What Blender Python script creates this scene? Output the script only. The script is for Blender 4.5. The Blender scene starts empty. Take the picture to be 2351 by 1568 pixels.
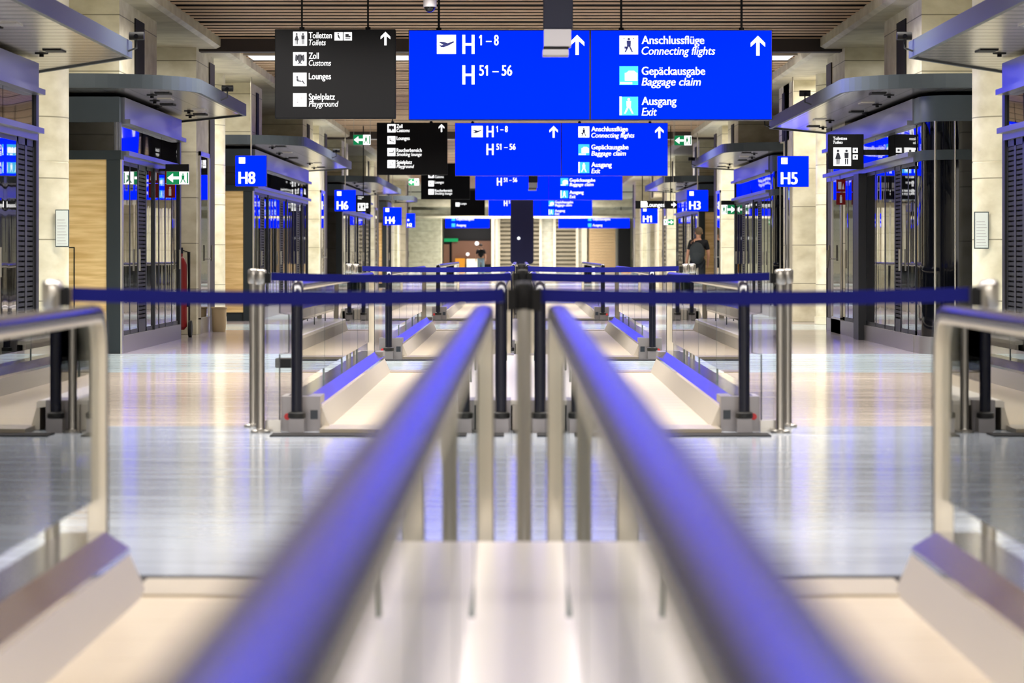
import bpy, bmesh, math, random
from mathutils import Vector
random.seed(7)
C = bpy.context.scene.collection
PI = math.pi
F = 2351 * 100 / 36.0          # focal length in pixels of the 2351 px wide frame
EYE = 1.09                     # lens height above the floor
def K(d): return F / d         # pixels per metre at distance d
def D(k): return F / k
def X(px, k): return (px - 1195.0) / k
def Z(py, k): return EYE - (py - 584.0) / k

# ------------------------------------------------------------------ camera
cd = bpy.data.cameras.new('camera')
cam = bpy.data.objects.new('camera', cd); C.objects.link(cam)
cam.location = (0, 0, EYE); cam.rotation_euler = (PI / 2, 0, 0)
cd.lens = 100; cd.sensor_width = 36
cd.shift_x = -19.5 / 2351; cd.shift_y = -200 / 2351
cd.clip_start = 0.05; cd.clip_end = 400
cd.dof.use_dof = True; cd.dof.focus_distance = 32.5; cd.dof.aperture_fstop = 4.0
bpy.context.scene.camera = cam
# ------------------------------------------------------------------ world, exposure
w = bpy.data.worlds.new('world'); bpy.context.scene.world = w
w.use_nodes = True
bg = w.node_tree.nodes['Background']
bg.inputs[0].default_value = (1.0, 0.94, 0.86, 1); bg.inputs[1].default_value = 2.0
vs = bpy.context.scene.view_settings
vs.view_transform = 'Standard'; vs.look = 'None'; vs.exposure = 0.0; vs.gamma = 1
vs.use_curve_mapping = False
# ------------------------------------------------------------------ hall lamps (recessed in the ceiling)
LIGHT_W = 345.0
def hall_lamp(y, x, sx, sy, power, col=(1.0, 0.95, 0.88)):
    l = bpy.data.lights.new('hall_lamp', 'AREA'); l.shape = 'RECTANGLE'
    l.size = sx; l.size_y = sy; l.energy = power; l.color = col; l.spread = math.radians(154)
    o = bpy.data.objects.new('hall_lamp', l); C.objects.link(o); o.location = (x, y, 4.02)
    return o
for y in [-3, 4, 11, 18, 25, 31.0, 43, 52, 61, 72, 82, 92, 104, 116, 128, 140, 150, 158, 164, 169]:  # last closely spaced ones added to brighten the end wall
    hall_lamp(y, 0, 5.0, 1.2, LIGHT_W * (1.0 if y < 60 else 1.45 if y < 125 else 1.0))
    for s in (-1, 1):
        hall_lamp(y, s * 3.0, 0.5, 2.0, LIGHT_W * 0.35)

# fill lamps added to brighten pillar and column fronts, downlights under the canopies
def fill_and_downlight(y, x, z, size, power):
    o = hall_lamp(y, x, size, size, power); o.location.z = z; o.data.name = 'soffit_fill_and_downlight'; o.name = 'soffit_fill_and_downlight'
    o.data.spread = math.radians(170)
for s in (-1, 1):
    for y in (27.2, 29.4, 37.2, 42.6, 45.2, 61.0, 66.0, 84.3, 89.5): fill_and_downlight(y, s * 4.85, 3.88, .5, 25)
    for y in (22, 24.6, 31.5, 34.5, 37.6, 48, 52, 56, 71, 75, 79): fill_and_downlight(y, s * 3.85, 2.845, .22, 12)
# ================================================================== helpers
def lin(c):
    c /= 255.0
    return c / 12.92 if c <= 0.04045 else ((c + 0.055) / 1.055) ** 2.4
def rgb(r, g, b): return (lin(r), lin(g), lin(b), 1)
MATS = {}
def pm(name, col, rough=0.5, metal=0.0, emit=0.0, spec=0.5, ior=1.5, coat=0.0):
    m = bpy.data.materials.new(name); m.use_nodes = True
    b = m.node_tree.nodes['Principled BSDF']
    b.inputs['Base Color'].default_value = col
    b.inputs['Roughness'].default_value = rough
    b.inputs['Metallic'].default_value = metal
    b.inputs['IOR'].default_value = ior
    b.inputs['Specular IOR Level'].default_value = spec
    b.inputs['Coat Weight'].default_value = coat
    if emit:
        b.inputs['Emission Color'].default_value = col
        b.inputs['Base Color'].default_value = (col[0] * .3, col[1] * .3, col[2] * .3, 1)
        b.inputs['Specular IOR Level'].default_value = .15
        b.inputs['Emission Strength'].default_value = emit
    MATS[name] = m
    return m
def nodes(m): return m.node_tree.nodes, m.node_tree.links, m.node_tree.nodes['Principled BSDF']
def coords(m, scale):
    n, l, b = nodes(m)
    tc = n.new('ShaderNodeTexCoord'); mp = n.new('ShaderNodeMapping')
    mp.inputs['Scale'].default_value = scale
    l.new(tc.outputs['Object'], mp.inputs['Vector'])
    return mp.outputs['Vector']
def world_coords(m, scale):
    n, l, b = nodes(m)
    g = n.new('ShaderNodeNewGeometry'); mp = n.new('ShaderNodeMapping')
    mp.inputs['Scale'].default_value = scale
    l.new(g.outputs['Position'], mp.inputs['Vector'])
    return mp.outputs['Vector']
def noise_mix(m, vec, c1, c2, scale=1.0, detail=4, lo=0.35, hi=0.65):
    n, l, b = nodes(m)
    t = n.new('ShaderNodeTexNoise'); t.inputs['Scale'].default_value = scale; t.inputs['Detail'].default_value = detail
    l.new(vec, t.inputs['Vector'])
    r = n.new('ShaderNodeValToRGB')
    r.color_ramp.elements[0].position = lo; r.color_ramp.elements[0].color = c1
    r.color_ramp.elements[1].position = hi; r.color_ramp.elements[1].color = c2
    l.new(t.outputs['Fac'], r.inputs['Fac'])
    return r.outputs['Color'], t.outputs['Fac']
def bump(m, fac, strength, dist=0.02):
    n, l, b = nodes(m)
    bp = n.new('ShaderNodeBump'); bp.inputs['Strength'].default_value = strength; bp.inputs['Distance'].default_value = dist
    l.new(fac, bp.inputs['Height']); l.new(bp.outputs['Normal'], b.inputs['Normal'])

# ---- stone cladding (travertine slabs, 0.9 x 0.6 m joints)
def make_stone(name, c1, c2, joint=True):
    m = pm(name, c1, 0.5, spec=0.35)
    n, l, b = nodes(m)
    v = world_coords(m, (1, 1, 1.6))
    col, fac = noise_mix(m, v, c1, c2, 3.0, 6, 0.3, 0.7)
    if joint:
        g = n.new('ShaderNodeNewGeometry'); sp = n.new('ShaderNodeSeparateXYZ'); l.new(g.outputs['Position'], sp.inputs[0])
        def line(sock, pitch, w_):
            a = n.new('ShaderNodeMath'); a.operation = 'PINGPONG'; a.inputs[1].default_value = pitch / 2
            l.new(sock, a.inputs[0])
            c = n.new('ShaderNodeMath'); c.operation = 'LESS_THAN'; c.inputs[1].default_value = w_
            l.new(a.outputs[0], c.inputs[0]); return c.outputs[0]
        j = line(sp.outputs['Z'], 0.62, 0.006)
        mx = n.new('ShaderNodeMix'); mx.data_type = 'RGBA'
        l.new(j, mx.inputs['Factor']); l.new(col, mx.inputs['A'])
        mx.inputs['B'].default_value = (c1[0] * .5, c1[1] * .5, c1[2] * .48, 1)
        col = mx.outputs['Result']
    l.new(col, b.inputs['Base Color'])
    return m
STONE = make_stone('travertine', rgb(206, 198, 168), rgb(240, 234, 210))
STONE_GREY = make_stone('grey_travertine', rgb(190, 185, 168), rgb(222, 217, 200))
CORNICE = make_stone('cornice_stone', rgb(196, 187, 162), rgb(226, 218, 194), False)

# ---- floor: polished stone; broad cross bands paint in reflected cove light besides tile tones
FLOOR = pm('polished_stone_floor', rgb(190, 195, 205), 0.10, spec=0.6)
def floor_mat():
    n, l, b = nodes(FLOOR)
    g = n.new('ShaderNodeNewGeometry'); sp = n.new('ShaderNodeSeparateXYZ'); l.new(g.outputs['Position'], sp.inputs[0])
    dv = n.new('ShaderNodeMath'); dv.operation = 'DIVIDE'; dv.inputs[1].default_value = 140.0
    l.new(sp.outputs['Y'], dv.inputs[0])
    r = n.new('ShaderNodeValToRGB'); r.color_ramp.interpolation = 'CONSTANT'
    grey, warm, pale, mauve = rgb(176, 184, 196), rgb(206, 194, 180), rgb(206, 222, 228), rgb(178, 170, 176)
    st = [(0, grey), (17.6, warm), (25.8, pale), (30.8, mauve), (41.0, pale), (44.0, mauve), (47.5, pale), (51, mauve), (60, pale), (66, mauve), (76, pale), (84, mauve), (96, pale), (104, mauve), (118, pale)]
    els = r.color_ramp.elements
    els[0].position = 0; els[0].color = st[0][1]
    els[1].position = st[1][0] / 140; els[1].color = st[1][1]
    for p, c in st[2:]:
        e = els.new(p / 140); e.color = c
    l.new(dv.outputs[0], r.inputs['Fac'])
    v = world_coords(FLOOR, (0.55, 5.0, 1))
    t = n.new('ShaderNodeTexNoise'); t.inputs['Scale'].default_value = 1.6; t.inputs['Detail'].default_value = 7
    l.new(v, t.inputs['Vector'])
    r2 = n.new('ShaderNodeValToRGB')
    r2.color_ramp.elements[0].position = .3; r2.color_ramp.elements[0].color = (.74, .74, .76, 1)
    r2.color_ramp.elements[1].position = .7; r2.color_ramp.elements[1].color = (1, 1, 1, 1)
    l.new(t.outputs['Fac'], r2.inputs['Fac'])
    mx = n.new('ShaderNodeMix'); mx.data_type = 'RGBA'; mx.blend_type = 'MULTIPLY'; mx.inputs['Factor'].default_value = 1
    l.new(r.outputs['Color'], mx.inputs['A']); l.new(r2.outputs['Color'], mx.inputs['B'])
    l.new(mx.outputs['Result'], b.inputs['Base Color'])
    rr = n.new('ShaderNodeMapRange'); rr.inputs['To Min'].default_value = .08; rr.inputs['To Max'].default_value = .2
    l.new(t.outputs['Fac'], rr.inputs['Value']); l.new(rr.outputs['Result'], b.inputs['Roughness'])
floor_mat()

# ---- wood veneer
WOOD = pm('pale_oak_veneer', rgb(206, 176, 120), 0.45, spec=0.3)
def wood_mat(m, c1, c2):
    n, l, b = nodes(m)
    v = world_coords(m, (0.8, 0.8, 9.0))
    col, fac = noise_mix(m, v, c1, c2, 2.4, 6, 0.32, 0.68)
    l.new(col, b.inputs['Base Color'])
wood_mat(WOOD, rgb(208, 170, 108), rgb(242, 212, 154))
BIN_WOOD = pm('woven_beige', rgb(196, 176, 140), 0.7)
# ---- metals
DEVCASE = pm('grey_case', rgb(150, 148, 154), 0.5)
STEEL = pm('brushed_steel', rgb(200, 196, 190), 0.28, 1.0)
STEEL_POST = pm('polished_steel', rgb(170, 166, 160), 0.32, 1.0)
DECK = pm('deck_aluminium', rgb(160, 158, 164), 0.15, 1.0)
SKIRT = pm('skirt_aluminium', rgb(214, 206, 194), 0.42, 0.6)
INNER_DECK = pm('satin_cover_plate', rgb(242, 236, 226), 0.35, 0.3)
PLINTH = pm('plinth_steel', rgb(150, 146, 148), 0.35, 0.8)
SOFFIT = pm('ribbed_soffit_metal', rgb(150, 146, 144), 0.26, 0.85)
SOFFIT_LONG = pm('panelled_soffit_metal', rgb(176, 174, 172), 0.2, 0.9)
def soffit_mat(M, axis, pitch, wd):
    n, l, b = nodes(M)
    g = n.new('ShaderNodeNewGeometry'); sp = n.new('ShaderNodeSeparateXYZ'); l.new(g.outputs['Position'], sp.inputs[0])
    a = n.new('ShaderNodeMath'); a.operation = 'PINGPONG'; a.inputs[1].default_value = pitch
    l.new(sp.outputs[axis], a.inputs[0])
    c = n.new('ShaderNodeMath'); c.operation = 'LESS_THAN'; c.inputs[1].default_value = wd
    l.new(a.outputs[0], c.inputs[0])
    mx = n.new('ShaderNodeMix'); mx.data_type = 'RGBA'
    mx.inputs['A'].default_value = rgb(186, 182, 178); mx.inputs['B'].default_value = rgb(96, 92, 92)
    l.new(c.outputs[0], mx.inputs['Factor']); l.new(mx.outputs['Result'], b.inputs['Base Color'])
soffit_mat(SOFFIT, 'Y', .17, .035)
soffit_mat(SOFFIT_LONG, 'X', .15, .008)
FASCIA = pm('slate_fascia_metal', rgb(70, 78, 86), 0.45, 0.15, spec=.3)
BAND = pm('lavender_grey_band', rgb(118, 120, 132), 0.3, 0.75)
FRAME = pm('anthracite_frame', rgb(34, 36, 41), 0.4, 0.3)
POSTDARK = pm('dark_green_grey_post', rgb(42, 50, 55), 0.5, 0.1, spec=.3)
BLACK = pm('black_plastic', rgb(15, 15, 17), 0.55, spec=.2)
BLACKMATTE = pm('black_matte', rgb(30, 29, 32), 0.7, spec=0.2)
LOUVRE = pm('dark_louvre', rgb(20, 21, 25), 0.5, 0.1, spec=.3)
PANE = pm('dark_mirror_glass', rgb(12, 13, 16), 0.015, 0.0, ior=3.4, spec=1.0)
def pane_mat():
    n, l, b = nodes(PANE)
    v = world_coords(PANE, (1.3, 1.3, 0.12))
    t = n.new('ShaderNodeTexNoise'); t.inputs['Scale'].default_value = 1.6; t.inputs['Detail'].default_value = 1
    l.new(v, t.inputs['Vector']); bump(PANE, t.outputs['Fac'], 0.05, 0.05)
pane_mat()
TRANSOM = pm('dark_transom_glass', rgb(10, 10, 12), 0.02, 0.0, ior=2.6, spec=1.0)
def transom_mat():
    n, l, b = nodes(TRANSOM)
    v = world_coords(TRANSOM, (1, 1, 1.2))
    t = n.new('ShaderNodeTexNoise'); t.inputs['Scale'].default_value = 0.5; t.inputs['Detail'].default_value = 0.5
    l.new(v, t.inputs['Vector']); bump(TRANSOM, t.outputs['Fac'], 0.22, 0.12)
transom_mat()
FRONTGLASS = pm('black_front_glass', rgb(6, 7, 12), 0.03, 0.0)
RUBBER = pm('handrail_rubber', rgb(14, 16, 34), 0.2, 0.0, spec=0.5, ior=1.42)
CUFF = pm('black_rubber_cuff', rgb(12, 12, 13), 0.5)
BELTBLUE = pm('navy_barrier_webbing', rgb(9, 16, 108), 0.7, spec=0.2)
PALLET = pm('walkway_pallet', rgb(190, 176, 152), 0.42, 0.3)
def pallet_mat():
    n, l, b = nodes(PALLET)
    g = n.new('ShaderNodeNewGeometry'); sp = n.new('ShaderNodeSeparateXYZ'); l.new(g.outputs['Position'], sp.inputs[0])
    a = n.new('ShaderNodeMath'); a.operation = 'PINGPONG'; a.inputs[1].default_value = 0.0045
    l.new(sp.outputs['X'], a.inputs[0])
    bp = n.new('ShaderNodeBump'); bp.inputs['Strength'].default_value = 0.35; bp.inputs['Distance'].default_value = 0.004
    l.new(a.outputs[0], bp.inputs['Height']); l.new(bp.outputs['Normal'], b.inputs['Normal'])
pallet_mat()
COMB = pm('comb_plate', rgb(176, 166, 150), 0.35, 0.7)
SLAT = pm('brown_ceiling_slat', rgb(222, 190, 156), 0.6, spec=0.2)
SLAT_DARK = pm('dark_ceiling_void', rgb(34, 29, 26), 0.9, spec=0.1)
BEAM = pm('dark_beam', rgb(58, 50, 46), 0.6)
COVE = pm('cove_diffuser', (1, 0.97, 0.93, 1), 0.5, emit=1.2)
SIGNBLUE = pm('lit_blue_face', (0.0, 0.009, 1.0, 1), 0.5, emit=3.0)
SIGNBLUE.node_tree.nodes['Principled BSDF'].inputs['Specular IOR Level'].default_value = 0.0
GUIDE = pm('satin_guide_rail', rgb(232, 224, 208), 0.4, 0.25)
SIGNBLACK = pm('black_sign_face', rgb(18, 18, 20), 0.6, spec=0.1)
SIGNSIDE = pm('sign_housing', rgb(24, 26, 44), 0.4, 0.3)
WHITE = pm('lit_white', (1, 1, 1, 1), 0.4, emit=1.6)
CYAN = pm('lit_cyan', (0.06, 0.62, 1.0, 1), 0.4, emit=1.1)
PICTO_BLUE = pm('pictogram_blue', rgb(10, 30, 120), 0.5)
PICTO_DARK = pm('pictogram_black', rgb(26, 30, 44), 0.5)
GREEN = pm('lit_green', rgb(24, 160, 96), 0.4, emit=0.6)
RED = pm('signal_red', rgb(150, 20, 24), 0.4)
DARKRED = pm('fire_sign_red', rgb(130, 16, 20), 0.4, emit=0.15)
REDBTN = pm('stop_button_red', rgb(214, 50, 54), 0.4)
DISPLAY = pm('dark_display', rgb(30, 40, 52), 0.2)
NOTICE = pm('pale_notice_paper', rgb(238, 247, 244), 0.5)
NAVY = pm('navy_ribbed_metal', rgb(54, 58, 104), 0.6, 0.0, spec=.2)
SILVER = pm('silver_plastic', rgb(188, 186, 192), 0.4, 0.3)
SKIN = pm('skin', rgb(214, 160, 132), 0.55)
HAIR = pm('light_brown_hair', rgb(120, 100, 78), 0.8)
HAIR2 = pm('dark_hair', rgb(30, 24, 22), 0.8)
SHIRT = pm('black_cotton', rgb(22, 22, 28), 0.9)
TROUSER = pm('charcoal_trousers', rgb(34, 38, 46), 0.9)
JEANS = pm('pale_jeans', rgb(150, 172, 186), 0.9)
PACK = pm('charcoal_backpack', rgb(52, 58, 64), 0.8)
SHOE = pm('dark_shoe', rgb(26, 26, 26), 0.6)
BROWN = pm('brown_shop_panel', rgb(96, 64, 48), 0.5)
ORANGE = pm('lit_orange_counter', rgb(240, 160, 50), 0.5, emit=0.5)
SHUTTER = pm('beige_roller_shutter', rgb(150, 138, 118), 0.6)
WARMWALL = pm('warm_timber_wall', rgb(210, 176, 134), 0.5)
CREAM = pm('cream_post', rgb(232, 220, 200), 0.5)
TYRE = pm('black_tyre', rgb(22, 22, 24), 0.7)

# ---- clear balustrade glass: mirror share by the Fresnel law, the rest straight through
def make_glass(name, tint, ior=1.5):
    m = bpy.data.materials.new(name); m.use_nodes = True
    n, l = m.node_tree.nodes, m.node_tree.links
    n.clear()
    out = n.new('ShaderNodeOutputMaterial'); mix = n.new('ShaderNodeMixShader')
    tr = n.new('ShaderNodeBsdfTransparent'); gl = n.new('ShaderNodeBsdfGlossy'); fr = n.new('ShaderNodeFresnel')
    tr.inputs['Color'].default_value = tint; gl.inputs['Roughness'].default_value = 0.0
    gl.inputs['Color'].default_value = (.97, .98, .98, 1); fr.inputs['IOR'].default_value = ior
    l.new(fr.outputs[0], mix.inputs[0]); l.new(tr.outputs[0], mix.inputs[1]); l.new(gl.outputs[0], mix.inputs[2])
    l.new(mix.outputs[0], out.inputs['Surface'])
    return m
GLASS = make_glass('balustrade_glass', (0.97, 0.985, 0.98, 1))
GLASSEDGE = pm('glass_edge', rgb(92, 104, 104), 0.3)

# ================================================================== mesh builder
ORG = {}
class MB:
    def __init__(s): s.v = []; s.f = []
    def add(s, vs_, fs):
        o = len(s.v); s.v += [tuple(p) for p in vs_]; s.f += [tuple(i + o for i in f) for f in fs]; return s
    def box(s, x0, x1, y0, y1, z0, z1):
        return s.add([(x0, y0, z0), (x1, y0, z0), (x1, y1, z0), (x0, y1, z0), (x0, y0, z1), (x1, y0, z1), (x1, y1, z1), (x0, y1, z1)],
                     [(0, 3, 2, 1), (4, 5, 6, 7), (0, 1, 5, 4), (1, 2, 6, 5), (2, 3, 7, 6), (3, 0, 4, 7)])
    def prism(s, pts, axis, a, b):
        n = len(pts)
        def mk(p, t):
            if axis == 'z': return (p[0], p[1], t)
            if axis == 'y': return (p[0], t, p[1])
            return (t, p[0], p[1])
        return s.add([mk(p, a) for p in pts] + [mk(p, b) for p in pts],
                     [tuple(range(n))[::-1], tuple(range(n, 2 * n))] + [(i, (i + 1) % n, n + (i + 1) % n, n + i) for i in range(n)])
    def cyl(s, c, r, a, b, axis='z', n=20, r2=None):
        r2 = r if r2 is None else r2
        def mk(i, t, rr):
            u, w_ = rr * math.cos(2 * PI * i / n), rr * math.sin(2 * PI * i / n)
            if axis == 'z': return (c[0] + u, c[1] + w_, t)
            if axis == 'y': return (c[0] + u, t, c[1] + w_)
            return (t, c[0] + u, c[1] + w_)
        return s.add([mk(i, a, r) for i in range(n)] + [mk(i, b, r2) for i in range(n)],
                     [tuple(range(n))[::-1], tuple(range(n, 2 * n))] + [(i, (i + 1) % n, n + (i + 1) % n, n + i) for i in range(n)])
    def lathe(s, c, prof, n=20):
        vs_ = []; fs = []
        for r, z in prof:
            vs_ += [(c[0] + r * math.cos(2 * PI * i / n), c[1] + r * math.sin(2 * PI * i / n), z) for i in range(n)]
        for j in range(len(prof) - 1):
            fs += [(j * n + i, j * n + (i + 1) % n, (j + 1) * n + (i + 1) % n, (j + 1) * n + i) for i in range(n)]
        fs += [tuple(range(n))[::-1], tuple(range((len(prof) - 1) * n, len(prof) * n))]
        return s.add(vs_, fs)
    def sphere(s, c, rx, ry=None, rz=None, n=16, m=10):
        ry = ry or rx; rz = rz or rx
        prof = [(math.sin(PI * j / m), -math.cos(PI * j / m)) for j in range(m + 1)]
        vs_ = []; fs = []
        for r, z in prof:
            r = max(r, 1e-4)
            vs_ += [(c[0] + rx * r * math.cos(2 * PI * i / n), c[1] + ry * r * math.sin(2 * PI * i / n), c[2] + rz * z) for i in range(n)]
        for j in range(m):
            fs += [(j * n + i, j * n + (i + 1) % n, (j + 1) * n + (i + 1) % n, (j + 1) * n + i) for i in range(n)]
        return s.add(vs_, fs)
    def tube(s, path, r, n=8):
        sec = [(r * math.cos(2 * PI * i / n), r * math.sin(2 * PI * i / n)) for i in range(n)]
        return s.sweep(path, sec)
    def sweep(s, path, sec, side=None):
        n = len(sec); vs_ = []
        P = [Vector(p) for p in path]
        for i, p in enumerate(P):
            t = (P[min(i + 1, len(P) - 1)] - P[max(i - 1, 0)]).normalized()
            sd = Vector(side) if side else (t.cross(Vector((0, 0, 1))) if abs(t.z) < .95 else t.cross(Vector((0, 1, 0)))).normalized()
            up = sd.cross(t).normalized()
            vs_ += [tuple(p + sd * a + up * b) for a, b in sec]
        fs = [tuple(range(n))[::-1], tuple(range((len(P) - 1) * n, len(P) * n))]
        for j in range(len(P) - 1):
            fs += [(j * n + i, j * n + (i + 1) % n, (j + 1) * n + (i + 1) % n, (j + 1) * n + i) for i in range(n)]
        return s.add(vs_, fs)
    def build(s, name, mat, parent=None, smooth=False, bevel=0.0, mods=None):
        o0 = ORG.get(parent.name, Vector((0, 0, 0))) if parent else Vector((0, 0, 0))
        me = bpy.data.meshes.new(name)
        me.from_pydata([tuple(Vector(p) - o0) for p in s.v], [], s.f)
        bm = bmesh.new(); bm.from_mesh(me)
        bmesh.ops.recalc_face_normals(bm, faces=bm.faces)
        bm.to_mesh(me); bm.free()
        me.materials.append(mat)
        o = bpy.data.objects.new(name, me); C.objects.link(o)
        if parent: o.parent = parent
        ORG[o.name] = o0
        if smooth:
            for p in me.polygons: p.use_smooth = True
            md = o.modifiers.new('edges', 'EDGE_SPLIT'); md.split_angle = math.radians(38)
        if bevel:
            md = o.modifiers.new('bevel', 'BEVEL'); md.width = bevel; md.segments = 2; md.limit_method = 'ANGLE'
        return o
def tag(o, label=None, cat=None, group=None, kind=None):
    if label: o['label'] = label
    if cat: o['category'] = cat
    if group: o['group'] = group
    if kind: o['kind'] = kind
    return o
def thing(name, label, cat, loc, group=None):
    o = bpy.data.objects.new(name, None); C.objects.link(o); o.location = loc
    o.empty_display_size = .2
    ORG[o.name] = Vector(loc)
    return tag(o, label, cat, group)
def struct(name, mb, mat, label=None, cat=None, **kw):
    return tag(mb.build(name, mat, **kw), label, cat, kind='structure')
def box(*a): return MB().box(*a)
def bs(s, x0, x1, y0, y1, z0, z1):
    """box on side s (-1 left, +1 right), x given as distance from the hall's axis"""
    a, b = sorted((s * x0, s * x1)); return MB().box(a, b, y0, y1, z0, z1)
def sbox(mb, s, x0, x1, y0, y1, z0, z1):
    a, b = sorted((s * x0, s * x1)); mb.box(a, b, y0, y1, z0, z1); return mb
SIDE = {-1: 'left', 1: 'right'}
CAPH = [None]
def text_mesh(body, shear, off):
    cu = bpy.data.curves.new('lettering', 'FONT'); cu.body = body; cu.size = 1
    cu.offset = off; cu.extrude = 0.004; cu.shear = shear; cu.resolution_u = 3
    o = bpy.data.objects.new('lettering', cu); C.objects.link(o)
    dg = bpy.context.evaluated_depsgraph_get(); dg.update()
    me = bpy.data.meshes.new_from_object(o.evaluated_get(dg))
    bpy.data.objects.remove(o); bpy.data.curves.remove(cu)
    return me
def text(body, parent, mat, x, y, z, cap, italic=False, bold=0.012, xs=0.86, width=None, name='lettering'):
    """lettering facing -Y; z is the baseline, cap the capital height, width the width of the whole line"""
    if CAPH[0] is None:
        CAPH[0] = max(v.co.y for v in text_mesh('H', 0, 0).vertices)
    me = text_mesh(body, 0.2 if italic else 0, 0.0)
    flags = []
    for i, ch in enumerate(body):           # the built-in 1 is a bare stem: give it its flag
        if ch == '1': flags.append(max(v.co.x for v in text_mesh(body[:i + 1], 0, 0.0).vertices))
    if flags:
        bm = bmesh.new(); bm.from_mesh(me)
        for rx in flags:
            l = rx - .098
            q = [(l + .02, .682), (l - .13, .56), (l - .13, .455), (l + .02, .575)]
            a = [bm.verts.new((u, v_, .004)) for u, v_ in q]; b_ = [bm.verts.new((u, v_, -.004)) for u, v_ in q]
            bm.faces.new(a); bm.faces.new(b_[::-1])
            for k_ in range(4): bm.faces.new((a[k_], b_[k_], b_[(k_ + 1) % 4], a[(k_ + 1) % 4]))
        bmesh.ops.recalc_face_normals(bm, faces=bm.faces)
        bm.to_mesh(me); bm.free()
    if bold > 0:                             # heavier strokes: the outline laid twice, a stroke's growth apart
        bm = bmesh.new(); bm.from_mesh(me); g = bmesh.ops.duplicate(bm, geom=bm.verts[:] + bm.edges[:] + bm.faces[:])
        for v in g['geom']:
            if isinstance(v, bmesh.types.BMVert): v.co.x += bold * 2.4; v.co.z += .0006
        bm.to_mesh(me); bm.free()
    sc = cap / CAPH[0]
    x0 = min(v.co.x for v in me.vertices); x1 = max(v.co.x for v in me.vertices)
    sx = width / (x1 - x0) if width else sc * xs
    o0 = ORG.get(parent.name, Vector((0, 0, 0)))
    for v in me.vertices:
        a, b, c = v.co
        v.co = Vector((x + (a - x0) * sx, y - c * sc, z + b * sc)) - o0
    me.materials.clear(); me.materials.append(mat); me.name = name
    o = bpy.data.objects.new(name, me); C.objects.link(o); o.parent = parent; ORG[o.name] = o0
    return o
END = 172.0
# ================================================================== the shell
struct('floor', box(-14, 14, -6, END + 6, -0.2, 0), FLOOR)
mb = MB()
y = -5.0; i = 0
while y < END:
    gap = 0.20 if (i % 5) else 0.36
    wd = 0.25
    mb.box(-4.12, 4.12, y + gap, y + gap + wd, 4.04, 4.047)
    y += gap + wd; i += 1
ceil = struct('ceiling', mb, SLAT)
box(-14, 14, -6, END + 6, 4.22, 4.35).build('ceiling_void', SLAT_DARK, ceil)
for s in (-1, 1):
    struct('wall_' + SIDE[s], bs(s, 5.6, 5.9, -6, 112, 0, 4.3), STONE_GREY)
    struct('wall_' + SIDE[s], bs(s, 9.0, 9.3, 112, END, 0, 4.3), STONE)
    struct('wall_' + SIDE[s], bs(s, 5.9, 9.3, 111.7, 112, 0, 4.3), STONE)
BEAMS = [9.5, 38.9, 68.3, 97.7, 127.1]
nt = 1
for s in (-1, 1):
    ends = [-6] + BEAMS + [END]
    for a, b in zip(ends[:-1], ends[1:]):
        mbc = MB()
        pts = [(s * 4.10, 4.05), (s * 4.10, 3.93), (s * 4.16, 3.90), (s * 5.6, 3.90), (s * 5.6, 4.05)]
        mbc.prism(pts, 'y', a + 0.35, b)
        struct('trim_%d' % nt, mbc, CORNICE); nt += 1
for b in BEAMS:
    struct('trim_%d' % nt, box(-5.6, 5.6, b + 0.02, b + 0.30, 3.865, 4.2), BEAM); nt += 1
    if b > 20:
        t = thing('cove_light', 'long white light strip across the ceiling behind the %s dark beam' % ('nearer' if b < 50 else 'second' if b < 80 else 'third' if b < 110 else 'farthest'), 'light', (0, b + 3.2, 4.03), 'light strips behind the beams')
        box(-4.0, 4.0, b + 2.7, b + 3.7, 4.0, 4.03).build('diffuser', COVE, t)
        MB().box(-4.05, 4.05, b + 2.64, b + 2.7, 3.995, 4.04).box(-4.05, 4.05, b + 3.7, b + 3.76, 3.995, 4.04).build('frame', STEEL, t)

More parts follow.
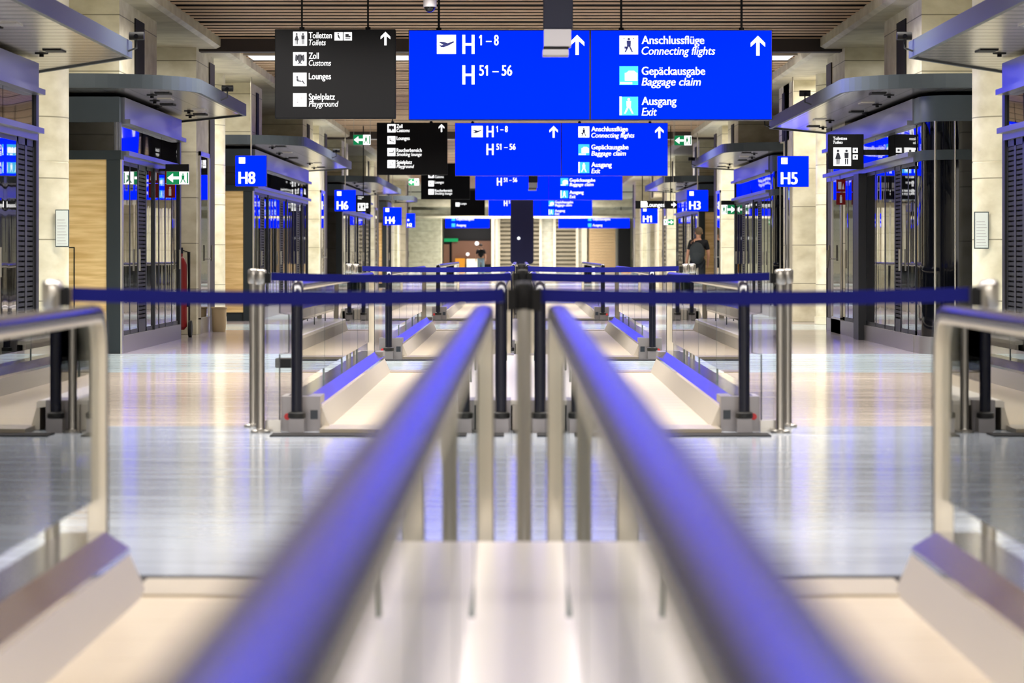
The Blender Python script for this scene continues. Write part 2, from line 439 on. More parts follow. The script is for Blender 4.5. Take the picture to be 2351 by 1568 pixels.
# upper wall blocks above the shops, pillars and round columns
def slot(o, s, y0, y1, z0, z1):
    bs(s, 4.385, 4.41, y0, y1, z0, z1).build('dark_slot', BLACKMATTE, o)
for s in (-1, 1):
    for a, b in ((14.0, 17.5), (20.5, 23.5), (31.2, 34.4), (46.6, 48.4), (57.5, 60.3), (70.0, 72.6), (81, 83.5), (93.3, 96)):
        o = struct('wall_%s' % SIDE[s], bs(s, 4.4, 5.6, a, b, 2.97, 3.9), STONE)
        slot(o, s, a + (b - a) * .38, a + (b - a) * .62, 2.98, 3.78)
    for a, b in ((38.6, 40.8), (62.1, 64.5), (85.4, 88.0), (108.8, 111.2)):
        o = struct('pillar_%s' % SIDE[s], bs(s, 4.4, 5.55, a, b, 0, 3.9), STONE)
        m2 = sbox(MB(), s, 4.38, 4.41, a + (b - a) * .70, a + (b - a) * .98, 0, 3.8)
        m2.build('dark_slot', BROWN if False else BEAM, o)
        # glass riser door let into the pillar's hall side
        fr = MB(); ya, yb = a + (b - a) * .12, a + (b - a) * .66
        sbox(fr, s, 4.37, 4.405, ya, ya + .06, .2, 2.5); sbox(fr, s, 4.37, 4.405, yb - .06, yb, .2, 2.5)
        sbox(fr, s, 4.37, 4.405, ya, yb, 2.44, 2.5); sbox(fr, s, 4.37, 4.405, ya, yb, .0, .22)
        dr = fr.build('door', STEEL, o)
        bs(s, 4.385, 4.41, ya + .06, yb - .06, .22, 2.44).build('pane', PANE, dr)
        MB().tube([(s * 4.33, yb - .16, 1.0), (s * 4.33, yb - .16, 1.22)], .014).tube([(s * 4.33, yb - .16, 1.03), (s * 4.4, yb - .16, 1.03)], .01).build('handle', STEEL_POST, dr)
    for yc in (29.0, 44.4, 67.8, 91.0):
        m2 = MB().lathe((s * 5.06, yc), [(.47, 0), (.47, .12), (.45, .125), (.45, 2.02), (.446, 2.025), (.446, 2.035), (.45, 2.04), (.45, 3.9)], 40)
        struct('column_%s' % SIDE[s], m2, STONE, smooth=True)
# the extra square pillar on the right, in front of the second right hand shop
o = struct('pillar_right', bs(1, 4.4, 5.4, 45.9, 47.6, 0, 3.9), STONE)
slot(o, 1, 46.9, 47.2, .2, 3.5)
fr = MB(); sbox(fr, 1, 4.36, 4.405, 46.1, 46.16, 0, 2.45); sbox(fr, 1, 4.36, 4.405, 46.7, 46.76, 0, 2.45); sbox(fr, 1, 4.36, 4.405, 46.1, 46.76, 2.4, 2.46)
dr = fr.build('door', STEEL, o)
bs(1, 4.38, 4.41, 46.16, 46.7, .05, 2.4).build('pane', PANE, dr)
MB().tube([(4.32, 46.3, 1.0), (4.32, 46.3, 1.25)], .015).build('handle', STEEL_POST, dr)

# ================================================================== end of the hall
wb = struct('wall_back', box(-9.3, 9.3, END, END + .3, 0, 4.4), STONE_GREY)
ke = K(END)
def ex(px): return (px - 1195) / ke
mb = MB().box(ex(925), ex(1016), END - 3, END, 0, 3.4); struct('wall_back', mb, STONE)
struct('trim_%d' % nt, box(-9, 9, 130, 130.4, 3.27, 3.62), CORNICE); nt += 1
for i in range(3):
    struct('trim_%d' % nt, box(-9, 9, 133 + i * 4, 133.3 + i * 4, 3.0 - i * .06, 3.16 - i * .06), CORNICE); nt += 1
t = thing('shop_unit', 'brown panelled shop with an orange lit counter at the far end of the hall', 'shop', (ex(1072), END - .6, 0))
box(ex(1019), ex(1128), END - .3, END - .02, 0, 3.2).build('back_panel', BLACKMATTE, t)
MB().box(ex(1038), ex(1128), END - .5, END - .31, .5, 1.9).box(ex(1019), ex(1032), END - .6, END - .31, .5, 1.7).build('wood_panel', BROWN, t)
box(ex(1046), ex(1068), END - 1.0, END - .6, 0, .85).build('counter', ORANGE, t)
box(ex(1072), ex(1098), END - 1.0, END - .6, 0, .82).build('counter', CREAM, t)
box(ex(1020), ex(1052), END - .6, END - .55, 1.85, 2.05).build('lit_sign', GREEN, t)
MB().sphere((ex(1074), END - .55, 1.1), .1).sphere((ex(1095), END - .55, 1.75), .12).build('lamp', WHITE, t)
for n_, (a, b) in enumerate(((1148, 1238), (1276, 1322))):
    t = thing('roller_shutter', ('wide' if n_ == 0 else 'narrow') + ' beige roller shutter closed at the far end of the hall', 'shutter', (ex((a + b) / 2), END - .2, 0))
    mb = MB()
    for i in range(13): mb.prism([(END - .02, i * .25), (END - .2, i * .25 + .04), (END - .2, i * .25 + .17), (END - .02, i * .25 + .2)], 'x', ex(a), ex(b))
    mb.build('curtain', SHUTTER, t)
    for p in (a - 3, b + 3): box(ex(p - 3), ex(p + 3), END - .3, END - .02, 0, 3.3).build('guide_rail', CREAM, t)
tag(box(ex(1129), ex(1135), END - 1.4, END - 1.1, 0, 3.4).build('cream_post', CREAM), 'slim cream post at the edge of the brown panelled shop', 'post')
tag(box(ex(1137), ex(1143), END - .9, END - .5, 0, 3.4).build('cream_post', CREAM), 'slim cream post beside the wide beige shutter', 'post')
t = thing('timber_wall_unit', 'warm timber clad wall unit at the far end, right of the shutters', 'wall unit', (ex(1382), END - .4, 0))
mb = MB()
for i in range(18): mb.box(ex(1352), ex(1412), END - .5, END - .05, i * .18, i * .18 + .172)
mb.build('boards', WARMWALL, t)
MB().box(ex(1335), ex(1347), END - .5, END - .1, 0, 3.2).build('edge_post', CREAM, t)
box(ex(1412), ex(1418), END - .55, END - .05, 0, 3.2).build('steel_edge', STEEL, t)
tag(box(ex(1419), ex(1446), END - 1.2, END - .3, 0, 3.1).build('black_cabinet', BLACKMATTE), 'tall black cabinet beside the timber wall at the far end', 'cabinet')
for n_, (a, b) in enumerate(((92.5, 95.5), (98.5, 101.5), (105.0, 107.5))):
    tag(bs(1, 4.5, 5.58, a, b, 0, 2.8).build('stone_pier', STONE), ('nearest', 'middle', 'farthest')[n_] + ' of three pale stone piers on the right, under the H1 sign', 'pier')

# ================================================================== shops with canopies
def leaf(root, s, y0, y1, kind):
    x = 4.40
    if kind == 'louvre':
        mb = MB(); sbox(mb, s, x, x + .04, y0, y0 + .05, .19, 2.12); sbox(mb, s, x, x + .04, y1 - .05, y1, .19, 2.12)
        sbox(mb, s, x, x + .04, y0, y1, 2.06, 2.12); sbox(mb, s, x, x + .04, y0, y1, .19, .34)
        d = mb.build('door', FRAME, root)
        mb = MB(); z = .36
        while z < 2.04:
            sbox(mb, s, x + .004, x + .03, y0 + .05, y1 - .05, z, z + .03); z += .045
        mb.build('louvre', LOUVRE, d)
        sbox(MB(), s, x + .03, x + .05, y0 + .05, y1 - .05, .34, 2.06).build('backing', BLACK, d)
    elif kind == 'pier':
        bs(s, x - .10, x + .05, y0, y1, 0, 2.12).build('dark_pier', FRAME, root)
    elif kind == 'post':
        bs(s, x - .02, x + .05, y0, y1, 0, 2.14).build('mullion', FRAME, root)
    else:
        mb = MB(); wd = .03
        sbox(mb, s, x, x + .04, y0, y0 + wd, .19, 2.12); sbox(mb, s, x, x + .04, y1 - wd, y1, .19, 2.12)
        sbox(mb, s, x, x + .04, y0, y1, 2.08, 2.12); sbox(mb, s, x, x + .04, y0, y1, .19, .24)
        if kind == 'wide': sbox(mb, s, x, x + .04, (y0 + y1) / 2 - .02, (y0 + y1) / 2 + .02, .19, 2.12)
        d = mb.build('door', FRAME, root)
        bs(s, x + .004, x + .03, y0 + wd, y1 - wd, .24, 2.08).build('pane', PANE, d)
        if kind == 'wide': MB().tube([(s * (x - .03), y1 - .09, .9), (s * (x - .03), y1 - .09, 1.15)], .012).build('handle', STEEL, d)
def shop(s, d0, d1, front, label, can0, can1, pattern, rounded=False):
    r = thing('shop_unit', label, 'shop', (s * 5.0, d0, 0), 'shops along the hall')
    xo = 6.0
    if rounded:
        # rounded black glass corner and front
        def outline(off, rad):
            pts = [(s * xo, d0 - off)]
            cx, cy = 4.40 - off + rad, d0 - off + rad
            for i in range(13):
                a = PI * 1.5 - i * PI / 2 / 12
                pts.append((s * (cx + rad * math.cos(a)), cy + rad * math.sin(a)))
            pts += [(s * (4.40 - off), d0 + .75), (s * xo, d0 + .75)]
            return pts
        MB().prism(outline(.02, .42), 'z', 0, .19).build('plinth', PLINTH, r, smooth=True)
        MB().prism(outline(-.01, .40), 'z', .19, 2.12).build('front_glass', FRONTGLASS, r, smooth=True)
        MB().prism(outline(.01, .42), 'z', 2.12, 2.23).build('front_band', POSTDARK, r, smooth=True)
        MB().prism(outline(-.01, .40), 'z', 2.23, 2.54).build('front_transom', FRONTGLASS, r, smooth=True)
        MB().prism(outline(.02, .42), 'z', 2.54, 2.82).build('front_fascia', FASCIA, r, smooth=True)
        MB().cyl((s * 4.5, d0 - .02), .012, .19, 2.54).cyl((s * 4.72, d0 - .005), .01, .19, 2.54).build('mullion', STEEL, r)
        ys = d0 + .75
    else:
        fp = bs(s, 4.54, xo, d0, d0 + .12, .14, 2.13).build('front_panel', front, r)
        if front is WOOD:
            mb = MB(); xa = 4.895
            sbox(mb, s, xa - .006, xa + .006, d0 - .006, d0 + .01, .2, 1.17); sbox(mb, s, xa, 5.4, d0 - .006, d0 + .01, 1.158, 1.17)
            mb.build('hatch_outline', BLACK, fp)
        bs(s, 4.54, xo, d0 + .02, d0 + .14, 0, .14).build('front_plinth', POSTDARK, r)
        bs(s, 4.39, 4.54, d0 - .01, d0 + .14, 0, 2.13).build('corner_post', POSTDARK, r)
        bs(s, 4.38, xo, d0 - .03, d0 + .15, 2.13, 2.23).build('front_band', POSTDARK, r)
        bs(s, 4.46, xo, d0, d0 + .12, 2.23, 2.54).build('front_transom', FRONTGLASS, r)
        MB().cyl((s * 4.43, d0 + .04), .05, 2.23, 2.54).build('corner_tube', BAND, r, smooth=True)
        bs(s, 4.40, xo, d0 - .02, d0 + .14, 2.54, 2.82).build('front_fascia', FASCIA, r)
        bs(s, 4.37, 4.40, d0 + .0, d0 + .12, 0, 2.13).build('corner_trim', STEEL, r)
        ys = d0 + .14
    bs(s, 4.46, xo, ys, d1, 0, 2.82).build('body', BLACK, r)
    bs(s, 4.36, 4.46, ys, d1, 2.58, 2.82).build('fascia', BAND, r)
    bs(s, 4.30, 4.46, ys, d1, 2.53, 2.58).build('fascia_lip', BAND, r)
    bs(s, 4.31, 4.46, ys, d1, 2.18, 2.23).build('transom_rail', BAND, r)
    bs(s, 4.37, 4.46, ys, d1, 2.12, 2.18).build('door_track', BAND, r)
    bs(s, 4.37, 4.46, ys, d1, 0, .19).build('plinth', PLINTH, r)
    # transom panes, one per metre and a half
    n = max(1, int((d1 - ys) / 1.5)); stp = (d1 - ys) / n
    for i in range(n):
        bs(s, 4.40, 4.45, ys + i * stp + .012, ys + (i + 1) * stp - .012, 2.23, 2.53).build('transom', TRANSOM, r)
    y = ys + .04; i = 0
    while y < d1 - .25:
        kd, wd = pattern[i % len(pattern)]; i += 1
        y1 = min(y + wd, d1 - .02)
        leaf(r, s, y, y1, kd); y = y1
    bs(s, 4.38, 4.47, d1 - .02, d1 + .12, 0, 2.82).build('end_post', FRAME, r)
    # canopy: own thing, plan outline with a rounded near corner and a skewed far edge
    return r
def canopy(s, c0, c1, label, xin=3.5, name='canopy'):
    r = thing('canopy', label, 'canopy', (s * 4.6, (c0 + c1) / 2, 2.86), 'canopies over the shops')
    rad = 1.1
    pts = [(6.0, c0)]
    for i in range(15):
        a = PI * 1.5 - i * PI / 2 / 14
        pts.append((xin + rad + rad * math.cos(a), c0 + rad + rad * math.sin(a)))
    pts += [(xin, c1), (6.0, c1 + (6.0 - xin) * 1.75)]
    P = [(s * a, b) for a, b in pts]
    MB().prism(P, 'z', 2.865, 2.89).build('soffit', SOFFIT if c0 < 20 else SOFFIT_LONG, r)
    # fascia ring (outer edge only)
    path = [Vector((p[0], p[1], 0)) for p in P]
    mb = MB()
    def ring(dx): return [(s * (a[0] + dx[0]), a[1] + dx[1]) for a in pts]
    cx, cy = 5.2, (c0 + c1) / 2
    outer = []
    for a in pts:
        outer.append((s * (a[0]), a[1]))
    MB().prism(outer, 'z', 2.89, 2.97).build('roof_slab', FASCIA, r)
    edge = P[:-1] + [P[-1]]
    sec = [(-.02, 0), (.02, 0), (.02, .15), (-.02, .15)]
    mb.sweep([(p[0], p[1], 2.845) for p in edge], sec)
    mb.build('fascia', FASCIA, r)
    # fittings let into the soffit
    for j in range(5):
        yy = c0 + 1.2 + (c1 - c0 - 1.0) * j / 4.4
        xx = xin + .35 + .12 * ((j * 7) % 3)
        bs(s, xx, xx + .16, yy, yy + .3, 2.852, 2.868).build('downlight', STEEL if j % 2 else BLACK, r)
        MB().cyl((s * (xx + .25), yy + .5), .02, 2.83, 2.868).cyl((s * (xx + .25), yy + .5), .06, 2.855, 2.868).build('sprinkler', BLACK, r)
    return r
PAT = [('wide', 1.35), ('louvre', .72), ('glass', .62), ('post', .06), ('glass', .5), ('glass', .62)]
PATR = [('wide', 1.2), ('louvre', .55), ('glass', .9), ('glass', .9), ('glass', .95), ('pier', .55), ('glass', .9), ('wide', 1.2), ('louvre', .7), ('glass', .4)]
PATQ = [('wide', 1.3), ('glass', .55), ('louvre', .8), ('glass', .9), ('post', .1), ('glass', .8), ('wide', 1.2), ('louvre', .7)]
PAT0 = [('louvre', .75), ('louvre', .75), ('wide', 1.2), ('louvre', .62)]
for s in (-1, 1):
    S = SIDE[s]
    shop(s, 13.0, 25.75, FRONTGLASS, 'louvred dark glass shop front at the %s edge of the picture, nearest of its row' % S, 0, 0, [('wide', 1.2)] * 9 + [('glass', .9), ('louvre', .43), ('louvre', .46)])
    canopy(s, 12.0, 25.5, 'nearest ribbed metal canopy jutting in at the upper %s corner' % S)
shop(-1, 31.2, 36.6, WOOD, 'glazed shop with pale oak end panel behind the near left column', 0, 0, PAT)
canopy(-1, 29.95, 36.1, 'curved grey canopy over the oak ended shop behind the near left column')
shop(1, 30.9, 40.6, FRONTGLASS, 'glazed shop with rounded black glass corner behind the near right column', 0, 0, PATR, rounded=True)
canopy(1, 29.95, 39.8, 'curved canopy over the black cornered shop with the toilet sign')
shop(-1, 46.6, 58.6, WOOD, 'oak ended glazed shop behind the hanging H8 sign', 0, 0, PAT)
canopy(-1, 45.3, 58.6, 'curved canopy above and behind the hanging H8 sign')
shop(1, 49.3, 58.2, FRONTGLASS, 'glazed shop behind the hanging H5 sign', 0, 0, PATQ, rounded=True)
canopy(1, 48.2, 57.8, 'curved canopy to the left of the hanging H5 sign')
shop(-1, 70.0, 83.0, FRONTGLASS, 'distant dark fronted shop behind the hanging H6 sign', 0, 0, PAT)
canopy(-1, 68.7, 83.0, 'small distant canopy above the hanging H6 sign')
shop(1, 70.0, 80.0, WOOD, 'distant oak ended shop behind the walking person', 0, 0, PAT)
canopy(1, 68.7, 79.6, 'small distant canopy above the hanging H3 sign')
shop(-1, 93.3, 96.2, WOOD, 'far oak ended shop behind the hanging H4 sign', 0, 0, PAT)
canopy(-1, 92, 96, 'far little canopy above the hanging H4 sign')
for n_, (a, b) in enumerate(((98.5, 101.5), (104.0, 106.5))):
    tag(bs(-1, 4.5, 5.58, a, b, 0, 2.8).build('stone_pier', STONE), ('nearer' if n_ == 0 else 'farther') + ' pale stone pier left of the far end, under the H2 sign', 'pier')
# ================================================================== moving walkways
ZH = 0.905
def rail_path(x, y0, y1):
    p = [(x, y0, z) for z in (.10, .3, .5, .68)]; a = .14; b = .14
    for i in range(9):
        t = i * PI / 16
        p.append((x, y0 + a - a * math.cos(t), ZH - b + b * math.sin(t)))
    n = max(2, int((y1 - y0) / 2))
    for i in range(1, n): p.append((x, y0 + a + (y1 - y0 - 2 * a) * i / n, ZH))
    for i in range(9):
        t = PI / 2 - i * PI / 16
        p.append((x, y1 - a + a * math.cos(t), ZH - b + b * math.sin(t)))
    p += [(x, y1, z) for z in (.68, .5, .3, .10)]
    return p
RSEC = [(-.035, -.008), (-.032, .010), (-.021, .021), (0, .025), (.021, .021), (.032, .010), (.035, -.008), (.031, -.017), (.018, -.021), (-.018, -.021), (-.031, -.017)]
def walkway(s, y0, y1, label, near_box=True, far_box=True):
    """one lane; y0..y1 = skirting, newels reach a little further"""
    r = thing('moving_walkway', label, 'moving walkway', (s * .75, (y0 + y1) / 2, 0), 'moving walkways in two lanes')
    mb = MB(); yy = y0 + .1
    while yy < y1 - .12:
        y2 = min(yy + .4, y1 - .1)
        sbox(mb, s, .30, 1.18, yy + .004, y2, .003, .022); yy = y2
    mb.build('pallet_belt', PALLET, r)
    for a, b, n_ in ((y0 - .35, y0 + .1, 'comb_plate'), (y1 - .1, y1 + .34, 'comb_plate')):
        bs(s, .28, 1.22, a, b, .001, .03).build(n_, COMB, r)
    for a, b in ((y0 - .62, y0 - .35), (y1 + .34, y1 + .62)):
        bs(s, .1, 1.5, a, b, .001, .008).build('threshold_strip', BLACKMATTE, r)
    # outer deck (sloping top) with its skirt, inner deck with its skirt
    MB().prism([(s * 1.232, .145), (s * 1.232, .165), (s * 1.31, .215), (s * 1.44, .215), (s * 1.44, .19), (s * 1.31, .19)], 'y', y0, y1).build('outer_deck', DECK, r)
    MB().prism([(s * 1.17, .003), (s * 1.232, .145), (s * 1.25, .145), (s * 1.25, .003)], 'y', y0, y1).build('skirt', SKIRT, r)
    bs(s, 1.42, 1.44, y0, y1, .003, .19).build('outer_cladding', SKIRT, r)
    MB().prism([(0, .160), (0, .185), (s * .255, .185), (s * .27, .175), (s * .27, .14)], 'y', y0, y1).build('inner_deck', INNER_DECK, r)
    MB().prism([(s * .31, .003), (s * .27, .14), (s * .25, .14), (s * .25, .003)], 'y', y0, y1).build('skirt', SKIRT, r)
    bs(s, .003, .05, y0, y1, .003, .16).build('inner_cladding', SKIRT, r)
    for x, nm in ((1.37, 'outer'), (.119, 'inner')):
        p = rail_path(s * x, y0 - .2, y1 + .26)
        MB().sweep(p, RSEC, side=(1, 0, 0)).build('handrail', RUBBER, r, smooth=True)
        MB().sweep(p, [(-.030, -.033), (.030, -.033), (.030, -.0215), (-.030, -.0215)], side=(1, 0, 0)).build('handrail_guide', GUIDE, r)
        # glass panel inside the handrail loop
        prof = [(q[1] + (.02 if q[1] < (y0 + y1) / 2 else -.02), min(q[2], ZH - .03)) for q in p if q[2] > .2]
        prof = [(y0 - .18, .2)] * 0 + prof
        # split into panels with butt joints
        g = MB().prism(prof, 'x', s * (x - .006), s * (x + .006)).build('balustrade_glass', GLASS, r)
        for j in range(1, int((y1 - y0) / 2.0)):
            yj = y1 - j * 2.0
            MB().box(s * x - .007, s * x + .007, yj - .003, yj + .003, .2, ZH - .03).build('panel_joint', GLASSEDGE, g)
    for a, b, on in ((y0 - .08, y0 + .3, near_box), (y1 - .3, y1 + .12, far_box)):
        if not on: continue
        bx = bs(s, 1.235, 1.475, a, b, .0, .214).build('newel_box', PLINTH, r)
        fa = a if a < (y0 + y1) / 2 else b
        e = -1 if fa == a else 1
        ya, yb = sorted((fa, fa + e * .012))
        MB().cyl((s * 1.437, .09), .02, ya, yb, 'y', 16).build('stop_button', REDBTN, bx)
        bs(s, 1.25, 1.295, ya, yb, .075, .13).build('display', DISPLAY, bx)
        yn = y0 - .2 if e < 0 else y1 + .26
        bi = bs(s, .06, .20, a, b, .0, .19).build('newel_box', PLINTH, r)
        for xx, par in ((1.37, bx), (.119, bi)):
            bs(s, xx - .045, xx + .045, min(yn - .03, fa), max(yn + .03, fa), 0, .085).build('rail_foot', PLINTH, par)
            MB().lathe((s * xx, yn), [(.042, .085), (.054, .09), (.054, .118), (.042, .126)], 20).build('rubber_cuff', CUFF, par, smooth=True)
    return r
LANE = {-1: 'left', 1: 'right'}
for s in (-1, 1):
    walkway(s, -3.0, 8.97, 'nearest moving walkway of the %s lane, its inner handrail blurred large in front' % LANE[s], near_box=False, far_box=False)
    walkway(s, 17.62, 25.8, 'second moving walkway of the %s lane, starting behind the second row of barrier posts' % LANE[s])
    walkway(s, 29.75, 40.0, 'third moving walkway of the %s lane, starting behind the third row of barrier posts' % LANE[s])
    walkway(s, 47.5, 62.0, 'fourth and farthest moving walkway of the %s lane' % LANE[s])

# ================================================================== barrier posts and belts
def post(x, y, label, centre=False, h=1.0):
    r = thing('barrier_post', label, 'barrier post', (x, y, 0), 'belt barrier posts')
    R = .026
    MB().lathe((x, y), [(.06, 0), (.06, .012), (R + .004, .02), (R, .03), (R, h - .095)], 24).build('pole', STEEL_POST, r, smooth=True)
    MB().lathe((x, y), [(R + .003, h - .095), (R + .010, h - .085), (R + .010, h - .012), (R + .004, h - .004), (R * .6, h)], 24).build('head', STEEL_POST if not centre else BLACK, r, smooth=True)
    if centre:
        MB().box(x - .058, x - R, y - .03, y + .03, h - .10, h - .025).build('belt_clip', BLACK, r)
        MB().box(x + R, x + .058, y - .03, y + .03, h - .10, h - .025).build('belt_clip', BLACK, r)
    else:
        e = 1 if x < 0 else -1
        a, b = sorted((x + e * R, x + e * (R + .035)))
        MB().box(a, b, y - .022, y + .022, h - .085, h - .025).build('belt_clip', BLACK, r)
    return r
def belt(xa, xb, y, z0, z1, label, sag=.012):
    r = MB(); n = 16; top = []; bot = []
    vs_ = []
    for i in range(n + 1):
        t = i / n; x = xa + (xb - xa) * t; z = z0 + (z1 - z0) * t - sag * 4 * t * (1 - t)
        for dy, dz in ((-.0012, -.024), (.0012, -.024), (.0012, .024), (-.0012, .024)): vs_.append((x, y + dy, z + dz))
    fs = [(0, 1, 2, 3), tuple(range(4 * n, 4 * n + 4))]
    for j in range(n):
        fs += [(4 * j + i, 4 * j + (i + 1) % 4, 4 * j + 4 + (i + 1) % 4, 4 * j + 4 + i) for i in range(4)]
    r.add(vs_, fs)
    return tag(r.build('barrier_belt', BELTBLUE), label, 'barrier belt', 'navy barrier belts')
ROW = ['front', 'second', 'third']
for i, (yr, xo) in enumerate(((9.60, 1.58), (17.40, 1.59), (27.3, 1.585))):
    post(0.012, yr, 'steel centre post with black head in the %s row of belt barriers' % ROW[i], True)
    for s in (-1, 1):
        post(s * xo, yr, 'steel end post on the %s of the %s belt barrier row' % (LANE[s], ROW[i]))
        post(s * (xo + .10), yr + .6, 'spare steel post standing just behind the %s end post of the %s row' % (LANE[s], ROW[i]))
        belt(s * (xo - .066), s * .056, yr, .955, .952, 'navy belt of the %s barrier row, across the %s lane' % (ROW[i], LANE[s]))
# glass screens between the second row's end posts and the walkway
for s in (-1, 1):
    r = thing('glass_screen', 'small clear glass screen with dark edge beside the %s end post of the second row' % LANE[s], 'glass screen', (s * 1.5, 17.45, 0))
    p = [(1.56, .06), (1.482, .06), (1.482, .475), (1.425, .485), (1.425, .72), (1.482, .73), (1.482, .95), (1.56, .95)]
    MB().prism([(s * a, b) for a, b in p], 'y', 17.50, 17.512).build('pane', GLASS, r)
    mb = MB().sweep([(s * a, 17.506, b) for a, b in p[1:7]], [(-.004, -.004), (.004, -.004), (.004, .004), (-.004, .004)])
    mb.build('edge_profile', FRAME, r)
    bs(s, 1.475, 1.57, 17.485, 17.525, .0, .07).build('foot', STEEL, r)
tag(box(-2.36, -2.2, 27.35, 27.55, 0, .09).build('floor_box', BLACK, bevel=.01), 'small black box lying on the floor behind the left end post', 'box')

# ================================================================== hanging signs
def arrow_up(x, y, z0, h, parent, mat, wd=None):
    t = .17 * h; hw = .36 * h
    P = [(-t / 2, 0), (t / 2, 0), (t / 2, .72 * h), (hw - t * .2, .44 * h), (hw, .62 * h), (0, h), (-hw, .62 * h), (-hw + t * .2, .44 * h), (-t / 2, .72 * h)]
    # concave outline: shaft + two bars
    mb = MB(); mb.prism([(x - t / 2, z0), (x + t / 2, z0), (x + t / 2, z0 + .9 * h), (x - t / 2, z0 + .9 * h)], 'y', y, y + .004)
    for e in (-1, 1):
        mb.prism([(x, z0 + h), (x, z0 + .76 * h), (x + e * (hw - .0 * t), z0 + .44 * h), (x + e * hw, z0 + .64 * h)], 'y', y - .0005 * e, y + .0035)
    return mb.build('arrow', mat, parent)
def square(x0, z0, a, y, parent, mat, b=None, name='pictogram'):
    b = b or a
    return MB().box(x0, x0 + a, y, y + .004, z0, z0 + b).build(name, mat, parent)
def fig(mb, x, z, h, y, woman=False, walk=False):
    """small standing figure, base at z"""
    mb.cyl((x, z + h * .91), h * .09, y, y + .003, 'y', 10)
    if woman: mb.prism([(x - h * .07, z + h * .8), (x + h * .07, z + h * .8), (x + h * .2, z + h * .36), (x - h * .2, z + h * .36)], 'y', y, y + .003)
    else: mb.prism([(x - h * .15, z + h * .8), (x + h * .15, z + h * .8), (x + h * .13, z + h * .42), (x - h * .13, z + h * .42)], 'y', y, y + .003)
    if walk:
        mb.prism([(x - h * .1, z + h * .45), (x + h * .03, z + h * .45), (x - h * .2, z), (x - h * .3, z)], 'y', y, y + .003)
        mb.prism([(x - h * .02, z + h * .45), (x + h * .1, z + h * .45), (x + h * .3, z), (x + h * .2, z)], 'y', y, y + .003)
    else:
        for e in (-1, 1): mb.prism([(x + e * h * .02, z + h * .4), (x + e * h * .11, z + h * .4), (x + e * h * .1, z), (x + e * h * .03, z)], 'y', y, y + .003)
    return mb
KS = 200.0
def mx(px): return (px - 1195) / KS
def mz(py): return EYE - (py - 584) / KS
NUM = ['nearest', 'second', 'third', 'fourth', 'added overhead, out of view,']
def picto_on(parent_sq, mbx, mat): mbx.build('symbol', mat, parent_sq)
TW = {'Toiletten': 53, 'Toilets': 39, 'Zoll': 23, 'Customs': 51, 'Lounges': 51, 'Spielplatz': 60, 'Playground': 68, 'Raucherbereich': 98, 'Smoking lounge': 98,
      'Anschlussflüge': 144, 'Connecting flights': 169, 'Gepäckausgabe': 146, 'Baggage claim': 136, 'Ausgang': 80, 'Exit': 35}
